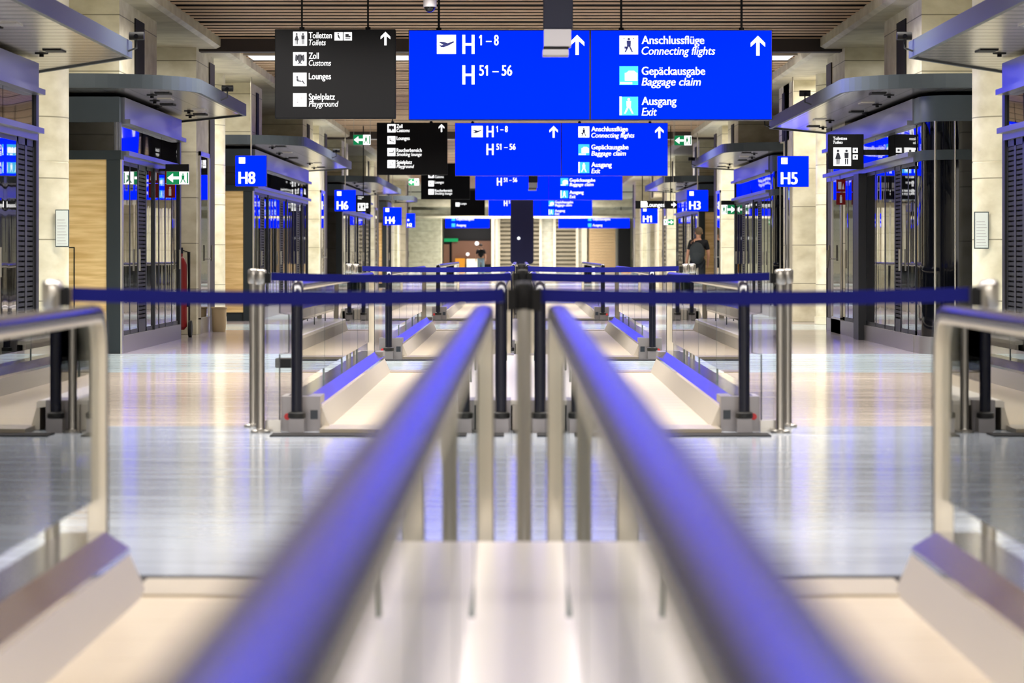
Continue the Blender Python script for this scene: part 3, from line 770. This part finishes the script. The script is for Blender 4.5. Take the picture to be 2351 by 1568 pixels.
def black_sign(d, i, rows):
    r = thing('hanging_sign', 'dark grey hanging sign listing %s, %s of its line' % (rows[0] if rows[0] else 'lounges below customs', NUM[i]), 'sign', ((mx(631) + mx(907)) / 2, d, mz(272)), 'dark hanging direction signs')
    x0, x1, z0, z1 = mx(631), mx(908), mz(272), mz(67)
    box(x0, x1, d, d + .16, z0, z1).build('housing', SIGNBLACK, r, bevel=.008)
    for px in (692, 844): MB().cyl((mx(px), d + .08), .011, z1, 4.23).cyl((mx(px), d + .08), .03, z1, z1 + .03).build('hanger_rod', BLACK, r)
    y = d - .006
    yr = [(72, 105), (119, 151), (166, 198), (213, 245)]
    for j, rw in enumerate(rows):
        if not rw: continue
        a, b = yr[j]
        sq = square(mx(673), mz(b), (b - a - 1) / KS, y, r, WHITE)
        mb = MB(); cx, cz, q = mx(688.5), mz((a + b) / 2), .16
        if rw == 'Toiletten': fig(mb, cx - .036, mz(b - 3), .13, y - .004, True); fig(mb, cx + .036, mz(b - 3), .13, y - .004); mb.box(cx - .002, cx + .002, y - .003, y, mz(b - 1), mz(a + 1))
        elif rw == 'Zoll':   # eagle
            mb.prism([(cx - .02, cz + .05), (cx + .02, cz + .05), (cx + .03, cz - .01), (cx, cz - .06), (cx - .03, cz - .01)], 'y', y - .004, y)
            for e in (-1, 1):
                mb.prism([(cx + e * .015, cz + .03), (cx + e * .05, cz + .055), (cx + e * .055, cz - .02), (cx + e * .035, cz - .035)], 'y', y - .004, y)
                mb.prism([(cx + e * .005, cz - .04), (cx + e * .03, cz - .055), (cx + e * .02, cz - .062), (cx, cz - .05)], 'y', y - .004, y)
        elif rw == 'Lounges':
            mb.cyl((cx - .03, cz + .025), .012, y - .004, y, 'y', 10)
            mb.prism([(cx - .04, cz + .01), (cx - .02, cz + .012), (cx - .012, cz - .012), (cx + .02, cz - .018), (cx + .02, cz - .03), (cx - .035, cz - .024)], 'y', y - .004, y)
            mb.prism([(cx + .02, cz - .02), (cx + .035, cz - .012), (cx + .06, cz - .055), (cx + .05, cz - .06)], 'y', y - .004, y)
        elif rw == 'Raucherbereich': mb.box(cx - .05, cx + .05, y - .004, y, cz - .02, cz - .004).box(cx + .03, cx + .05, y - .004, y, cz, cz + .03)
        else:
            mb.cyl((cx + .02, cz + .02), .014, y - .004, y, 'y', 10).box(cx - .05, cx + .05, y - .004, y, cz - .035, cz - .025).box(cx - .03, cx - .02, y - .004, y, cz - .03, cz + .02)
        mb.build('symbol', PICTO_DARK if rw != 'Spielplatz' else DEVCASE, sq)
        en = {'Toiletten': 'Toilets', 'Zoll': 'Customs', 'Raucherbereich': 'Smoking lounge', 'Spielplatz': 'Playground'}.get(rw)
        text(rw, r, WHITE, mx(709), y, mz(a + 16), 14.0 / KS, bold=.012, width=TW[rw] / KS)
        if en: text(en, r, WHITE, mx(709), y, mz(a + 32), 13.0 / KS, italic=True, bold=.006, width=TW[en] / KS)
        if rw == 'Toiletten':
            for k, px in enumerate((768, 789)):
                s2 = square(mx(px), mz(93), 19 / KS, y, r, WHITE); mb = MB()
                if k == 0: mb.cyl((mx(px + 8.5), mz(77.5)), .009, y - .004, y, 'y', 8).prism([(mx(px + 7), mz(80)), (mx(px + 10), mz(80)), (mx(px + 14), mz(91)), (mx(px + 8), mz(86))], 'y', y - .004, y)
                else: mb.box(mx(px + 4), mx(px + 12), y - .004, y, mz(86), mz(78)).cyl((mx(px + 14), mz(84)), .012, y - .004, y, 'y', 8).box(mx(px + 4), mx(px + 15), y - .004, y, mz(90), mz(88))
                mb.build('symbol', PICTO_DARK, s2)
    arrow_up(mx(885), y, mz(104), 31 / KS, r, WHITE)
    return r
def blue_sign(d, i):
    r = thing('hanging_sign', 'big lit blue hanging sign with gates H 1-8, ' + (NUM[i] + ' of its line' if i < 4 else 'unseen, added overhead for handrail reflection'), 'sign', (mx(1355), d, mz(275)), 'lit blue hanging direction signs')
    x0, x1, z0, z1 = mx(938), mx(1773), mz(276), mz(68); xm = mx(1355)
    box(x0, x1, d + .004, d + .2, z0, z1).build('housing', SIGNSIDE, r, bevel=.006)
    box(x0 + .01, xm - .012, d - .004, d + .01, z0 + .012, z1 - .012).build('face_panel', SIGNBLUE, r)
    box(xm + .012, x1 - .01, d - .004, d + .01, z0 + .012, z1 - .012).build('face_panel', SIGNBLUE, r)
    for px in (1007, 1427, 1704): MB().cyl((mx(px), d + .1), .013, z1, 4.23).cyl((mx(px), d + .1), .03, z1, z1 + .03).build('hanger_rod', BLACK, r)
    y = d - .009
    # departures pictogram and gate numbers
    sq = square(mx(1003), mz(124), 44 / KS, y, r, WHITE)
    P = [(1009, 96), (1020, 96.5), (1028, 99.5), (1041, 94.5), (1043, 97), (1031, 104), (1018, 109), (1012, 108), (1008, 102), (1013, 104.5), (1018, 103), (1009, 98)]
    MB().prism([(mx(a), mz(b)) for a, b in P], 'y', y - .004, y).build('symbol', PICTO_BLUE, sq)
    text('H', r, WHITE, mx(1061.5), y, mz(124), 44 / KS, bold=.022, width=28 / KS)
    text('1 – 8', r, WHITE, mx(1100), y, mz(104), 23.5 / KS, bold=.022, width=45 / KS)
    text('H', r, WHITE, mx(1061.5), y, mz(194), 44 / KS, bold=.022, width=28 / KS)
    text('51 – 56', r, WHITE, mx(1100), y, mz(173.5), 23.5 / KS, bold=.022, width=76 / KS)
    arrow_up(mx(1325), y, mz(126), 46 / KS, r, WHITE)
    arrow_up(mx(1740), y, mz(128), 46 / KS, r, WHITE)
    for (a, b, c1, de, en) in ((81, 125, WHITE, 'Anschlussflüge', 'Connecting flights'), (152, 195, CYAN, 'Gepäckausgabe', 'Baggage claim'), (221, 265, CYAN, 'Ausgang', 'Exit')):
        sq = square(mx(1422), mz(b), 43 / KS, y, r, c1)
        cx, cz = mx(1443.5), mz((a + b) / 2); mb = MB(); yy = y - .004; mat = WHITE
        if de[0] == 'A' and de[1] == 'n':
            fig(mb, cx, cz - .085, .165, yy, walk=True); mb.box(cx - .05, cx - .02, yy, yy + .003, cz - .045, cz - .02)
            for e in (-1, 1): mb.cyl((cx + e * .055, cz + .07), .007, yy, yy + .003, 'y', 8)
            mat = PICTO_BLUE
        elif de[0] == 'G':
            mb.box(cx - .045, cx + .1, yy, yy + .003, cz - .06, cz + .03).box(cx - .1, cx + .04, yy, yy + .003, cz - .1, cz - .075).prism([(cx - .03, cz + .03), (cx + .09, cz + .03), (cx + .06, cz + .055), (cx, cz + .055)], 'y', yy, yy + .003)
        else:
            fig(mb, cx, cz - .09, .18, yy, walk=True); mb.box(cx - .107, cx - .08, yy, yy + .003, cz - .107, cz + .107)
        mb.build('symbol', mat, sq)
        text(de, r, WHITE, mx(1473), y, mz(a + 20), 18.5 / KS, bold=.02, width=TW[de] / KS)
        text(en, r, WHITE, mx(1473), y, mz(a + 44.5), 18.0 / KS, italic=True, bold=.014, width=TW[en] / KS)
    return r
SD = [D(200), D(117), D(81), D(57)]
for i, d in enumerate(SD):
    blue_sign(d, i)
blue_sign(11.0, 4)  # extra sign out of view, hung for the blue reflection along the near handrails
black_sign(SD[0], 0, ['Toiletten', 'Zoll', 'Lounges', 'Spielplatz'])
black_sign(SD[1], 1, ['Zoll', 'Lounges', 'Raucherbereich', 'Spielplatz'])
black_sign(SD[2], 2, [None, 'Zoll', 'Lounges', 'Raucherbereich'])
black_sign(SD[3], 3, [None, None, 'Lounges', None])
# last signs, at the far end
for nm, a, b in (('left', 1022, 1124), ('right', 1282, 1446)):
    d = D(40); k = 40.0
    r = thing('hanging_sign', 'far lit blue sign %s at the hall end' % ('over the brown shop' if nm == 'left' else 'over the timber wall'), 'sign', (X((a + b) / 2, k), d, 2.5))
    box(X(a, k), X(b, k), d, d + .2, Z(524, k), Z(484, k)).build('housing', SIGNSIDE, r)
    box(X(a, k) + .02, X(b, k) - .02, d - .01, d, Z(524, k) + .02, Z(484, k) - .02).build('face_panel', SIGNBLUE, r)
    for px in (a + 20, b - 20): MB().cyl((X(px, k), d + .1), .02, Z(484, k), 4.23).build('hanger_rod', BLACK, r)
    x0 = X(a + (15 if nm == 'left' else 68), k)
    for py, wd in ((503, .8), (517, 1.0)):
        square(x0, Z(py + 4, k), .2, d - .016, r, CYAN)
        text('Ausgang' if py > 510 else 'Gepäckausgabe', r, WHITE, x0 + .27, d - .016, Z(py + 2.5, k), .13)

def gate_sign(px0, px1, py0, py1, k, label, txt):
    d = D(k); x0, x1, z0, z1 = X(px0, k), X(px1, k), Z(py1, k), Z(py0, k); wd = x1 - x0
    r = thing('gate_sign', 'small lit blue gate sign reading %s, hanging %s' % (txt, label), 'sign', ((x0 + x1) / 2, d, z0), 'square blue gate signs')
    box(x0, x1, d + .004, d + .1, z0, z1).build('housing', SIGNSIDE, r, bevel=.004)
    box(x0 + .006, x1 - .006, d - .004, d + .006, z0 + .006, z1 - .006).build('face_panel', SIGNBLUE, r)
    text(txt, r, WHITE, x0 + wd * .105, d - .009, z0 + wd * .085, wd * .38, bold=.03, width=wd * .54)
    square(x0 + wd * .12, z0 + wd * .73, wd * .2, d - .009, r, WHITE)
    MB().cyl(((x0 + x1) / 2, d + .05), .012, z1, 4.23).build('hanger_rod', STEEL, r)
gate_sign(540, 612, 357, 428, 145, 'before the oak ended shop on the left', 'H8')
gate_sign(1785, 1857, 358, 429, 145, 'before the square right pillar', 'H5')
gate_sign(768, 817, 436, 485, 98.7, 'next to a small dark toilet sign', 'H6')
gate_sign(1577, 1626, 436, 485, 98.7, 'above the walking person', 'H3')
gate_sign(880, 922, 476, 517, 76, 'far off on the left', 'H4')
gate_sign(1472, 1510, 476, 513, 76, 'far off on the right', 'H1')
gate_sign(933, 953, 490, 522, 62, 'smallest and farthest on the left', 'H2')

def toilet_sign(px0, px1, py0, py1, k, label):
    d = D(k); x0, x1, z0, z1 = X(px0, k), X(px1, k), Z(py1, k), Z(py0, k); wd = x1 - x0
    s = 1 if x0 > 0 else -1
    r = thing('toilet_sign', label, 'sign', ((x0 + x1) / 2, d, z0), 'dark toilet signs')
    box(x0, x1, d, d + .08, z0, z1).build('housing', SIGNBLACK, r, bevel=.004)
    y = d - .006
    text('Toiletten', r, WHITE, x0 + .13 * wd, y, z1 - .16 * wd, .085 * wd); text('Toilets', r, WHITE, x0 + .13 * wd, y, z1 - .27 * wd, .08 * wd, italic=True)
    sq = square(x0 + .14 * wd, z0 + .09 * wd, .5 * wd, y, r, WHITE, .52 * wd)
    mb = MB(); fig(mb, x0 + .27 * wd, z0 + .13 * wd, .42 * wd, y - .004, True); fig(mb, x0 + .51 * wd, z0 + .13 * wd, .42 * wd, y - .004); mb.build('symbol', PICTO_DARK, sq)
    for j in (0, 1):
        s2 = square(x0 + .69 * wd, z0 + (.27 + .19 * j) * wd, .14 * wd, y, r, WHITE)
        MB().cyl((x0 + .76 * wd, z0 + (.34 + .19 * j) * wd), .03 * wd, y - .004, y, 'y', 8).build('symbol', PICTO_DARK, s2)
    if s > 0: box(x1, 4.40, d + .02, d + .06, z0 + .4 * wd, z0 + .55 * wd).build('bracket', BLACK, r)
    else: MB().cyl(((x0 + x1) / 2, d + .04), .012, z1, 4.23).build('bracket', BLACK, r)
toilet_sign(1902, 1983, 308, 388, 186, 'dark toilet sign with white man and woman, jutting from the right hand shop')
toilet_sign(817, 851, 448, 487, 100, 'small dark toilet sign right beside the H6 sign')

def exit_sign(px0, px1, py0, py1, k, label, wires=None, cap=False, wall=None, flip=False):
    d = D(k); x0, x1, z0, z1 = X(px0, k), X(px1, k), Z(py1, k), Z(py0, k); wd = x1 - x0; h = z1 - z0
    r = thing('exit_sign', label, 'exit sign', ((x0 + x1) / 2, d, z0), 'green and white exit signs')
    box(x0, x1, d, d + .03, z0, z1).build('housing', SILVER, r)
    y = d - .004; xm = x0 + wd * .57
    a0, a1, w0, w1 = (x0, xm, xm, x1) if not flip else (x0 + wd * .43, x1, x0, x0 + wd * .43)
    gp = box(a0 + .004, a1, y, d, z0 + .006, z1 - .006).build('green_panel', GREEN, r)
    cx, cz = (a0 + a1) / 2, (z0 + z1) / 2; e = 1 if not flip else -1
    mb = MB().box(cx - .05 * h, cx + .45 * h, y - .003, y, cz - .1 * h, cz + .1 * h) if e > 0 else MB().box(cx - .45 * h, cx + .05 * h, y - .003, y, cz - .1 * h, cz + .1 * h)
    mb.prism([(cx - e * .42 * h, cz), (cx + e * .02 * h, cz + .34 * h), (cx + e * .02 * h, cz - .34 * h)], 'y', y - .003, y)
    mb.build('arrow', WHITE, gp)
    wp = box(w0, w1 - .004, y, d, z0 + .006, z1 - .006).build('white_panel', WHITE, r)
    mb = MB(); fig(mb, (w0 + w1) / 2 - .05 * wd, z0 + .14 * h, .7 * h, y - .003, walk=True); mb.box(w1 - .1 * wd, w1 - .04 * wd, y - .003, y, z0 + .1 * h, z1 - .1 * h); mb.build('running_figure', GREEN, wp)
    if cap: box(x0 - .01, x1 - .005, d - .01, d + .05, z1, z1 + .085).build('mount', BLACK, r)
    if wires:
        for x in (x0 + .01, x1 - .01): MB().cyl((x, d + .015), .004, z1, 4.23, n=6).build('wire', STEEL, r)
    if wall is not None:
        a, b = sorted(((x0 + x1) / 2, wall)); box(a, b, d + .005, d + .025, z1, z1 + .03).build('mount', BLACK, r)
exit_sign(382, 434, 393, 424, 190, 'green exit sign with left arrow, fixed under a black box on the oak ended shop', cap=True, wall=-4.366)
exit_sign(811, 851, 309, 333, 115, 'small green exit sign hung on wires left of the second dark sign', wires=True)
exit_sign(1548, 1588, 311, 334, 115, 'small green exit sign hung on wires right of the second blue sign', wires=True)
exit_sign(1657, 1688, 470, 492, 112.1, 'small exit sign with right arrow on the pillar right of the person', wall=4.39, flip=True, cap=True)
exit_sign(1524, 1547, 503, 517, 105, 'tiny distant exit sign left of the walking person', wires=True, flip=True)
exit_sign(938, 962, 410, 426, 79, 'tiny distant exit sign partly behind the third dark sign', wires=True)

# long dark sign with arrow, far right
k = 100.0; d = D(k)
r = thing('hanging_sign', 'narrow dark hanging sign with a right arrow, left of the H3 sign', 'sign', (X(1508, k), d, Z(478, k)))
box(X(1459, k), X(1555, k), d, d + .1, Z(479, k), Z(461, k)).build('housing', SIGNBLACK, r)
square(X(1471, k), Z(476, k), .14, d - .006, r, WHITE)
text('Lounges', r, WHITE, X(1485, k), d - .006, Z(475, k), .1)
MB().prism([(X(1553, k), Z(470, k)), (X(1546, k), Z(463.5, k)), (X(1546, k), Z(476.5, k))], 'y', d - .008, d).box(X(1541, k), X(1547, k), d - .008, d, Z(472, k), Z(468, k)).build('arrow', WHITE, r)
for px in (1475, 1540): MB().cyl((X(px, k), d + .05), .01, Z(461, k), 4.23).build('hanger_rod', BLACK, r)

# red fire equipment flags jutting from the shop fronts
def fire_flag(s, k, x0, x1, py0, py1, label):
    d = D(k); a, b = sorted((s * x0, s * x1)); z0, z1 = Z(py1, k), Z(py0, k); zm = (z0 + z1) / 2
    r = thing('fire_sign', label, 'fire sign', ((a + b) / 2, d, z0), 'red fire equipment signs')
    for j, (p, q) in enumerate(((z0, zm - .004), (zm + .004, z1))):
        pl = box(a, b, d, d + .012, p, q).build('plate', DARKRED, r)
        mb = MB(); cx, cz, h = (a + b) / 2, (p + q) / 2, (q - p)
        if j: mb.box(cx - .3 * (b - a), cx + .05 * (b - a), d - .003, d, cz - .3 * h, cz + .3 * h).prism([(cx + .1 * (b - a), cz - .3 * h), (cx + .35 * (b - a), cz - .3 * h), (cx + .25 * (b - a), cz + .2 * h)], 'y', d - .003, d)
        else: mb.box(cx - .12 * (b - a), cx + .12 * (b - a), d - .003, d, cz - .35 * h, cz + .15 * h).cyl((cx, cz + .22 * h), .1 * (b - a), d - .003, d, 'y', 8)
        mb.build('symbol', SILVER, pl)
fire_flag(-1, 187, 4.365, 4.24, 388, 454, 'red fire extinguisher signs stacked in two, jutting from the left shop')
fire_flag(1, 171, 4.365, 4.24, 412, 470, 'red fire equipment signs stacked in two, jutting from the right shop')

# notice boards on the two nearest columns
for s in (-1, 1):
    kk = 228.0; dd = D(kk)
    x0, x1 = (X(127, kk), X(158, kk)) if s < 0 else (X(2237, kk), X(2270, kk))
    r = thing('notice_board', 'pale framed notice board on the near %s column' % SIDE[s], 'notice board', ((x0 + x1) / 2, dd, Z(567, kk)))
    py0, py1 = (481, 567) if s < 0 else (486, 571)
    box(x0, x1, dd, dd + .03, Z(py1, kk), Z(py0, kk)).build('frame', GLASSEDGE, r)
    box(x0 + .008, x1 - .008, dd - .004, dd, Z(py1, kk) + .01, Z(py0, kk) - .01).build('sheet', NOTICE, r)
    mb = MB()
    for j in range(9): mb.box(x0 + .02, x1 - .02 - .01 * (j % 3), dd - .006, dd - .003, Z(py1, kk) + .03 + j * .03, Z(py1, kk) + .034 + j * .03)
    mb.build('printed_lines', SILVER, r)
    box(min(s * 4.66, (x0 + x1) / 2), max(s * 4.66, (x0 + x1) / 2), dd + .03, dd + .32, Z(py0, kk) - .12, Z(py0, kk) - .08).build('bracket', FRAME, r)

# ================================================================== ceiling-hung devices
DEVPOLE = pm('dark_navy_pole', rgb(22, 24, 40), 0.6, spec=.2)
def device(px, py_bot, wpx, k, label):
    d = D(k); x = X(px, k); wd = wpx / k; z = Z(py_bot, k)
    r = thing('hanging_sensor', label, 'sensor box', (x, d, z), 'dark hanging boxes over the walkways')
    MB().box(x - wd / 2, x + wd / 2, d - .1, d + .1, z + .19, 4.23).build('pole', DEVPOLE, r, bevel=.01)
    MB().box(x - wd / 2 + .004, x + wd / 2 - .012, d - .1, d + .08, z + .065, z + .19).build('lower_case', DEVCASE, r, bevel=.006)
    MB().box(x - wd / 2, x + wd / 2 - .03, d - .09, d + .08, z + .045, z + .065).build('seam', BLACK, r)
    MB().box(x - wd / 2 - .005, x + wd / 2 - .03, d - .11, d + .08, z, z + .045).build('lens_plate', DEVCASE, r, bevel=.006)
device(1281, 130, 68, 320, 'dark box on a ceiling pole with silver underside, in front of the nearest blue sign')
device(1224, 438, 22, 98, 'small distant dark box on a ceiling pole, in front of the third blue sign')
# dome camera
dk = 205.0; dd = D(dk); xx = X(987, dk)
r = thing('dome_camera', 'white dome camera under the slatted ceiling, left of the blue sign', 'camera', (xx, dd, 3.8))
MB().cyl((xx, dd), .025, 3.93, 4.23).cyl((xx, dd), .075, 3.86, 3.95).build('body', SILVER, r, smooth=True)
MB().sphere((xx, dd, 3.865), .066).build('dome', FRONTGLASS, r, smooth=True)
# small black cameras on the canopy edges
def edge_cam(s, d, z, label):
    r = thing('security_camera', label, 'camera', (s * 3.46, d, z), 'black cameras on the canopy edges')
    x = s * 3.40
    MB().cyl((d, z + .035), .036, x - .065, x + .065, 'x', 16).build('body', BLACK, r, smooth=True)
    MB().cyl((x, z + .03), .02, d - .05, d - .03, 'y', 16).build('lens', FRONTGLASS, r)
    MB().tube([(x, d, z), (x, d, z - .07), (s * 3.477, d, z - .1)], .009).build('bracket', FRAME, r)
for s in (-1, 1):
    edge_cam(s, 25.2, 2.99, 'black camera on the tip of the nearest %s canopy' % SIDE[s])
edge_cam(-1, 33.0, 2.98, 'black camera on the canopy edge left of the dark toilet and lounge sign')
edge_cam(1, 34.0, 2.98, 'black camera on the upper edge of the canopy with the toilet sign')
edge_cam(1, 39.6, 2.96, 'black camera at the far tip of the canopy with the toilet sign')
edge_cam(-1, 52.5, 2.97, 'black camera on the canopy edge behind the H8 sign')
edge_cam(1, 56.5, 2.95, 'black camera on the canopy tip left of the H5 sign')

# ================================================================== navy ribbed pillar in the middle
k = 58.0; d = D(k); x0, x1 = X(1172, k), X(1225, k); zb = Z(606, k)
r = thing('info_pillar', 'tall dark navy ribbed pillar in the middle of the hall', 'pillar', ((x0 + x1) / 2, d, 0))
xc = (x0 + x1) / 2; wd = x1 - x0
pts = []
rc = .12
for i in range(7):
    a = PI + i * PI / 12; pts.append((x0 + rc + rc * math.cos(a), zb + rc + rc * math.sin(a)))
for i in range(7):
    a = PI * 1.5 + i * PI / 12; pts.append((x1 - rc + rc * math.cos(a), zb + rc + rc * math.sin(a)))
pts += [(x1, 4.15), (x0, 4.15)]
MB().prism(pts, 'y', d, d + .6).build('shaft', NAVY, r)
mb = MB()
for i in range(9):
    xr = x0 + .06 + (wd - .12) * i / 8; mb.box(xr - .022, xr + .022, d - .03, d, zb + .12, 4.15)
mb.build('ribs', NAVY, r)
MB().cyl((xc, d + .3), .16, 0, zb + .02).build('foot', BLACK, r)
MB().sphere((xc - .13, d - .04, Z(547, k)), .06).build('button_lamp', WHITE, r)

# ================================================================== fire extinguisher trolley, bin
k = 175.0; d = 37.4; x = -4.47
r = thing('fire_extinguisher_trolley', 'tall red fire extinguisher on a wheeled trolley at the end of the oak ended shop', 'fire extinguisher', (x, d, 0))
MB().lathe((x, d), [(.05, .1), (.085, .14), (.085, .95), (.06, 1.03), (.03, 1.06), (.03, 1.1)], 20).build('cylinder', RED, r, smooth=True)
MB().box(x - .03, x + .03, d - .03, d + .03, 1.1, 1.18).tube([(x, d, 1.15), (x + .1, d, 1.12), (x + .11, d, .7), (x + .095, d, .4)], .012).build('valve', BLACK, r)
MB().tube([(x - .1, d + .12, .1), (x - .1, d + .14, 1.12), (x + .1, d + .14, 1.12), (x + .1, d + .12, .1)], .013).build('handle', FRAME, r)
for e in (-1, 1): MB().cyl((d + .06, .11), .11, x + e * .12 - .02, x + e * .12 + .02, 'x', 20).build('wheel', TYRE, r, smooth=True)
k = 163.0; d = D(k); x = X(503, k)
r = thing('waste_bin', 'round beige bin on the floor beside the left pillar', 'bin', (x, d, 0))
MB().lathe((x, d), [(.085, 0), (.095, .02), (.105, .32), (.1, .33), (.085, .31)], 24).build('body', BIN_WOOD, r, smooth=True)
MB().lathe((x, d), [(.112, .325), (.118, .335), (.112, .35), (.095, .35)], 24).build('rim', BIN_WOOD, r, smooth=True)

# ================================================================== people
def skinned(name, mat, verts, edges, radii, parent, levels=2, root=0):
    o0 = ORG.get(parent.name, Vector((0, 0, 0)))
    me = bpy.data.meshes.new(name); me.from_pydata([tuple(Vector(v) - o0) for v in verts], edges, [])
    me.materials.append(mat)
    o = bpy.data.objects.new(name, me); C.objects.link(o); o.parent = parent; ORG[o.name] = o0
    sk = o.modifiers.new('skin', 'SKIN'); sk.use_smooth_shade = True
    for i, rr in enumerate(radii):
        sv = me.skin_vertices[0].data[i]
        sv.radius = rr if isinstance(rr, tuple) else (rr, rr); sv.use_root = (i == root)
    ss = o.modifiers.new('sub', 'SUBSURF'); ss.levels = ss.render_levels = levels
    return o
def person(x, y, h, label, face_away, hair, shirt, trouser, lean=0.0, stride=.22, longhair=False):
    q = h / 1.75
    r = thing('person', label, 'person', (x, y, 0))
    f = 1 if face_away else -1        # +1: facing +Y
    def P(a, b, c): return (x + a * q + lean * c * q * .1, y + f * b * q, c * q)
    # one continuous body
    V = [P(0, 0, .95), P(0, .01, 1.15), P(0, 0, 1.36), P(0, .01, 1.47), P(0, .03, 1.53),      # pelvis..neck
         P(0, .03, 1.62), P(0, .03, 1.70),                                                    # head
         P(-.10, 0, .90), P(-.11, stride * .5, .50), P(-.11, stride * .35, .09), P(-.11, stride * .35 + .14, .04),
         P(.10, 0, .90), P(.11, -stride * .3, .50), P(.11, -stride, .12), P(.11, -stride + .13, .05),
         P(-.18, 0, 1.40), P(-.245, -.02, 1.12), P(-.26, .10, .90), P(-.26, .13, .82),
         P(.18, 0, 1.40), P(.25, .0, 1.12), P(.25, .12, .92), P(.245, .16, .84)]
    E = [(0, 1), (1, 2), (2, 3), (3, 4), (4, 5), (5, 6), (0, 7), (7, 8), (8, 9), (9, 10), (0, 11), (11, 12), (12, 13), (13, 14),
         (2, 15), (15, 16), (16, 17), (17, 18), (2, 19), (19, 20), (20, 21), (21, 22)]
    R = [(.15, .10), (.14, .10), (.15, .10), .06, .055, (.075, .09), (.06, .075), .085, .06, .045, .035, .085, .06, .045, .035,
         .06, .042, .032, .036, .06, .042, .032, .036]
    R = [tuple(v * q for v in rr) if isinstance(rr, tuple) else rr * q for rr in R]
    body = skinned('body', SKIN, V, E, R, r)
    # fingers: short chains out of each palm
    for hx, hb, hz in ((-.26, .13, .82), (.245, .16, .84)):
        mbf = MB()
        for i in range(4):
            o_ = (i - 1.5) * .017
            ln = (.06, .07, .066, .05)[i]
            mbf.tube([P(hx, hb + o_, hz - .01), P(hx, hb + o_ + .008, hz - .01 - ln * .6), P(hx + (.014 if hx < 0 else -.014), hb + o_ + .012, hz - .01 - ln)], .008 * q, 6)
        mbf.tube([P(hx, hb + .03, hz + .01), P(hx, hb + .055, hz - .02), P(hx, hb + .058, hz - .045)], .009 * q, 6)
        mbf.build('fingers', SKIN, body, smooth=True)
    # face
    mbn = MB().sphere(P(0, .128, 1.615), .016 * q, .02 * q, .022 * q)
    mbn.sphere(P(-.083, .03, 1.62), .014 * q, .02 * q, .03 * q).sphere(P(.083, .03, 1.62), .014 * q, .02 * q, .03 * q)
    mbn.build('nose_and_ears', SKIN, body, smooth=True)
    MB().sphere(P(-.032, .112, 1.645), .012 * q).sphere(P(.032, .112, 1.645), .012 * q).build('eyes', BLACK, body, smooth=True)
    MB().sphere(P(0, .115, 1.575), .026 * q, .01 * q, .007 * q).build('mouth', RED if False else DARKRED, body, smooth=True)
    mb = MB().sphere(P(0, .005, 1.665), .092 * q, .105 * q, .098 * q)
    if longhair: mb.sphere(P(0, -.05, 1.56), .085 * q, .06 * q, .14 * q)
    mb.build('hair', hair, r, smooth=True)
    # clothing
    k2 = 1.12
    idx = [0, 1, 2, 3, 15, 16, 19, 20]
    sub = {o_: i for i, o_ in enumerate(idx)}
    def half(a, b, t): return tuple(V[a][j] + (V[b][j] - V[a][j]) * t for j in range(3))
    Vs = [V[i] for i in idx]; Vs[3] = half(2, 3, .75); Vs[5] = half(15, 16, .75); Vs[7] = half(19, 20, .75)
    Es = [(0, 1), (1, 2), (2, 3), (2, 4), (4, 5), (2, 6), (6, 7)]
    Rs = [(.165, .12), (.155, .115), (.168, .12), .075, .075, .058, .075, .058]
    Rs = [tuple(v * q for v in rr) if isinstance(rr, tuple) else rr * q for rr in Rs]
    skinned('shirt', shirt, Vs, Es, Rs, r)
    idx = [0, 7, 8, 9, 11, 12, 13]
    Vs = [V[i] for i in idx]
    Es = [(0, 1), (1, 2), (2, 3), (0, 4), (4, 5), (5, 6)]
    Rs = [(.16, .118), .105, .078, .062, .105, .078, .062]
    Rs = [tuple(v * q for v in rr) if isinstance(rr, tuple) else rr * q for rr in Rs]
    skinned('trousers', trouser, Vs, Es, Rs, r)
    for a, b in ((9, 10), (13, 14)):
        c = V[a]; d_ = V[b]
        MB().sphere(((c[0] + d_[0]) / 2, (c[1] + d_[1]) / 2, .045 * q), .05 * q, .14 * q, .05 * q).build('shoe', SHOE, r, smooth=True)
    return r, P, q
yp = D(98.0); xp = X(1599, 98.0)
pr, P, q = person(xp, yp, 1.72, 'person seen from behind in a black shirt, walking with a backpack past a distant shop', True, HAIR, SHIRT, TROUSER, lean=.35)
bp = thing('backpack', 'charcoal backpack worn by the person in the black shirt', 'backpack', P(-.03, -.2, .95))
MB().sphere(P(-.04, -.2, 1.14), .185 * q, .11 * q, .26 * q, 20, 12).build('pack', PACK, bp, smooth=True)
MB().sphere(P(-.04, -.285, 1.06), .12 * q, .04 * q, .12 * q).build('pocket', PACK, bp, smooth=True)
for e in (-1, 1):
    MB().tube([P(e * .11 - .02, -.12, 1.32), P(e * .13, -.02, 1.475), P(e * .13, .12, 1.38), P(e * .14, .1, 1.12), P(e * .13, -.1, 1.0)], .016 * q).build('strap', BLACK, bp, smooth=True)
person(X(1104, 47.0), D(47.0), 1.6, 'distant person in a black top and pale jeans coming this way', False, HAIR2, SHIRT, JEANS, stride=.15, longhair=True)
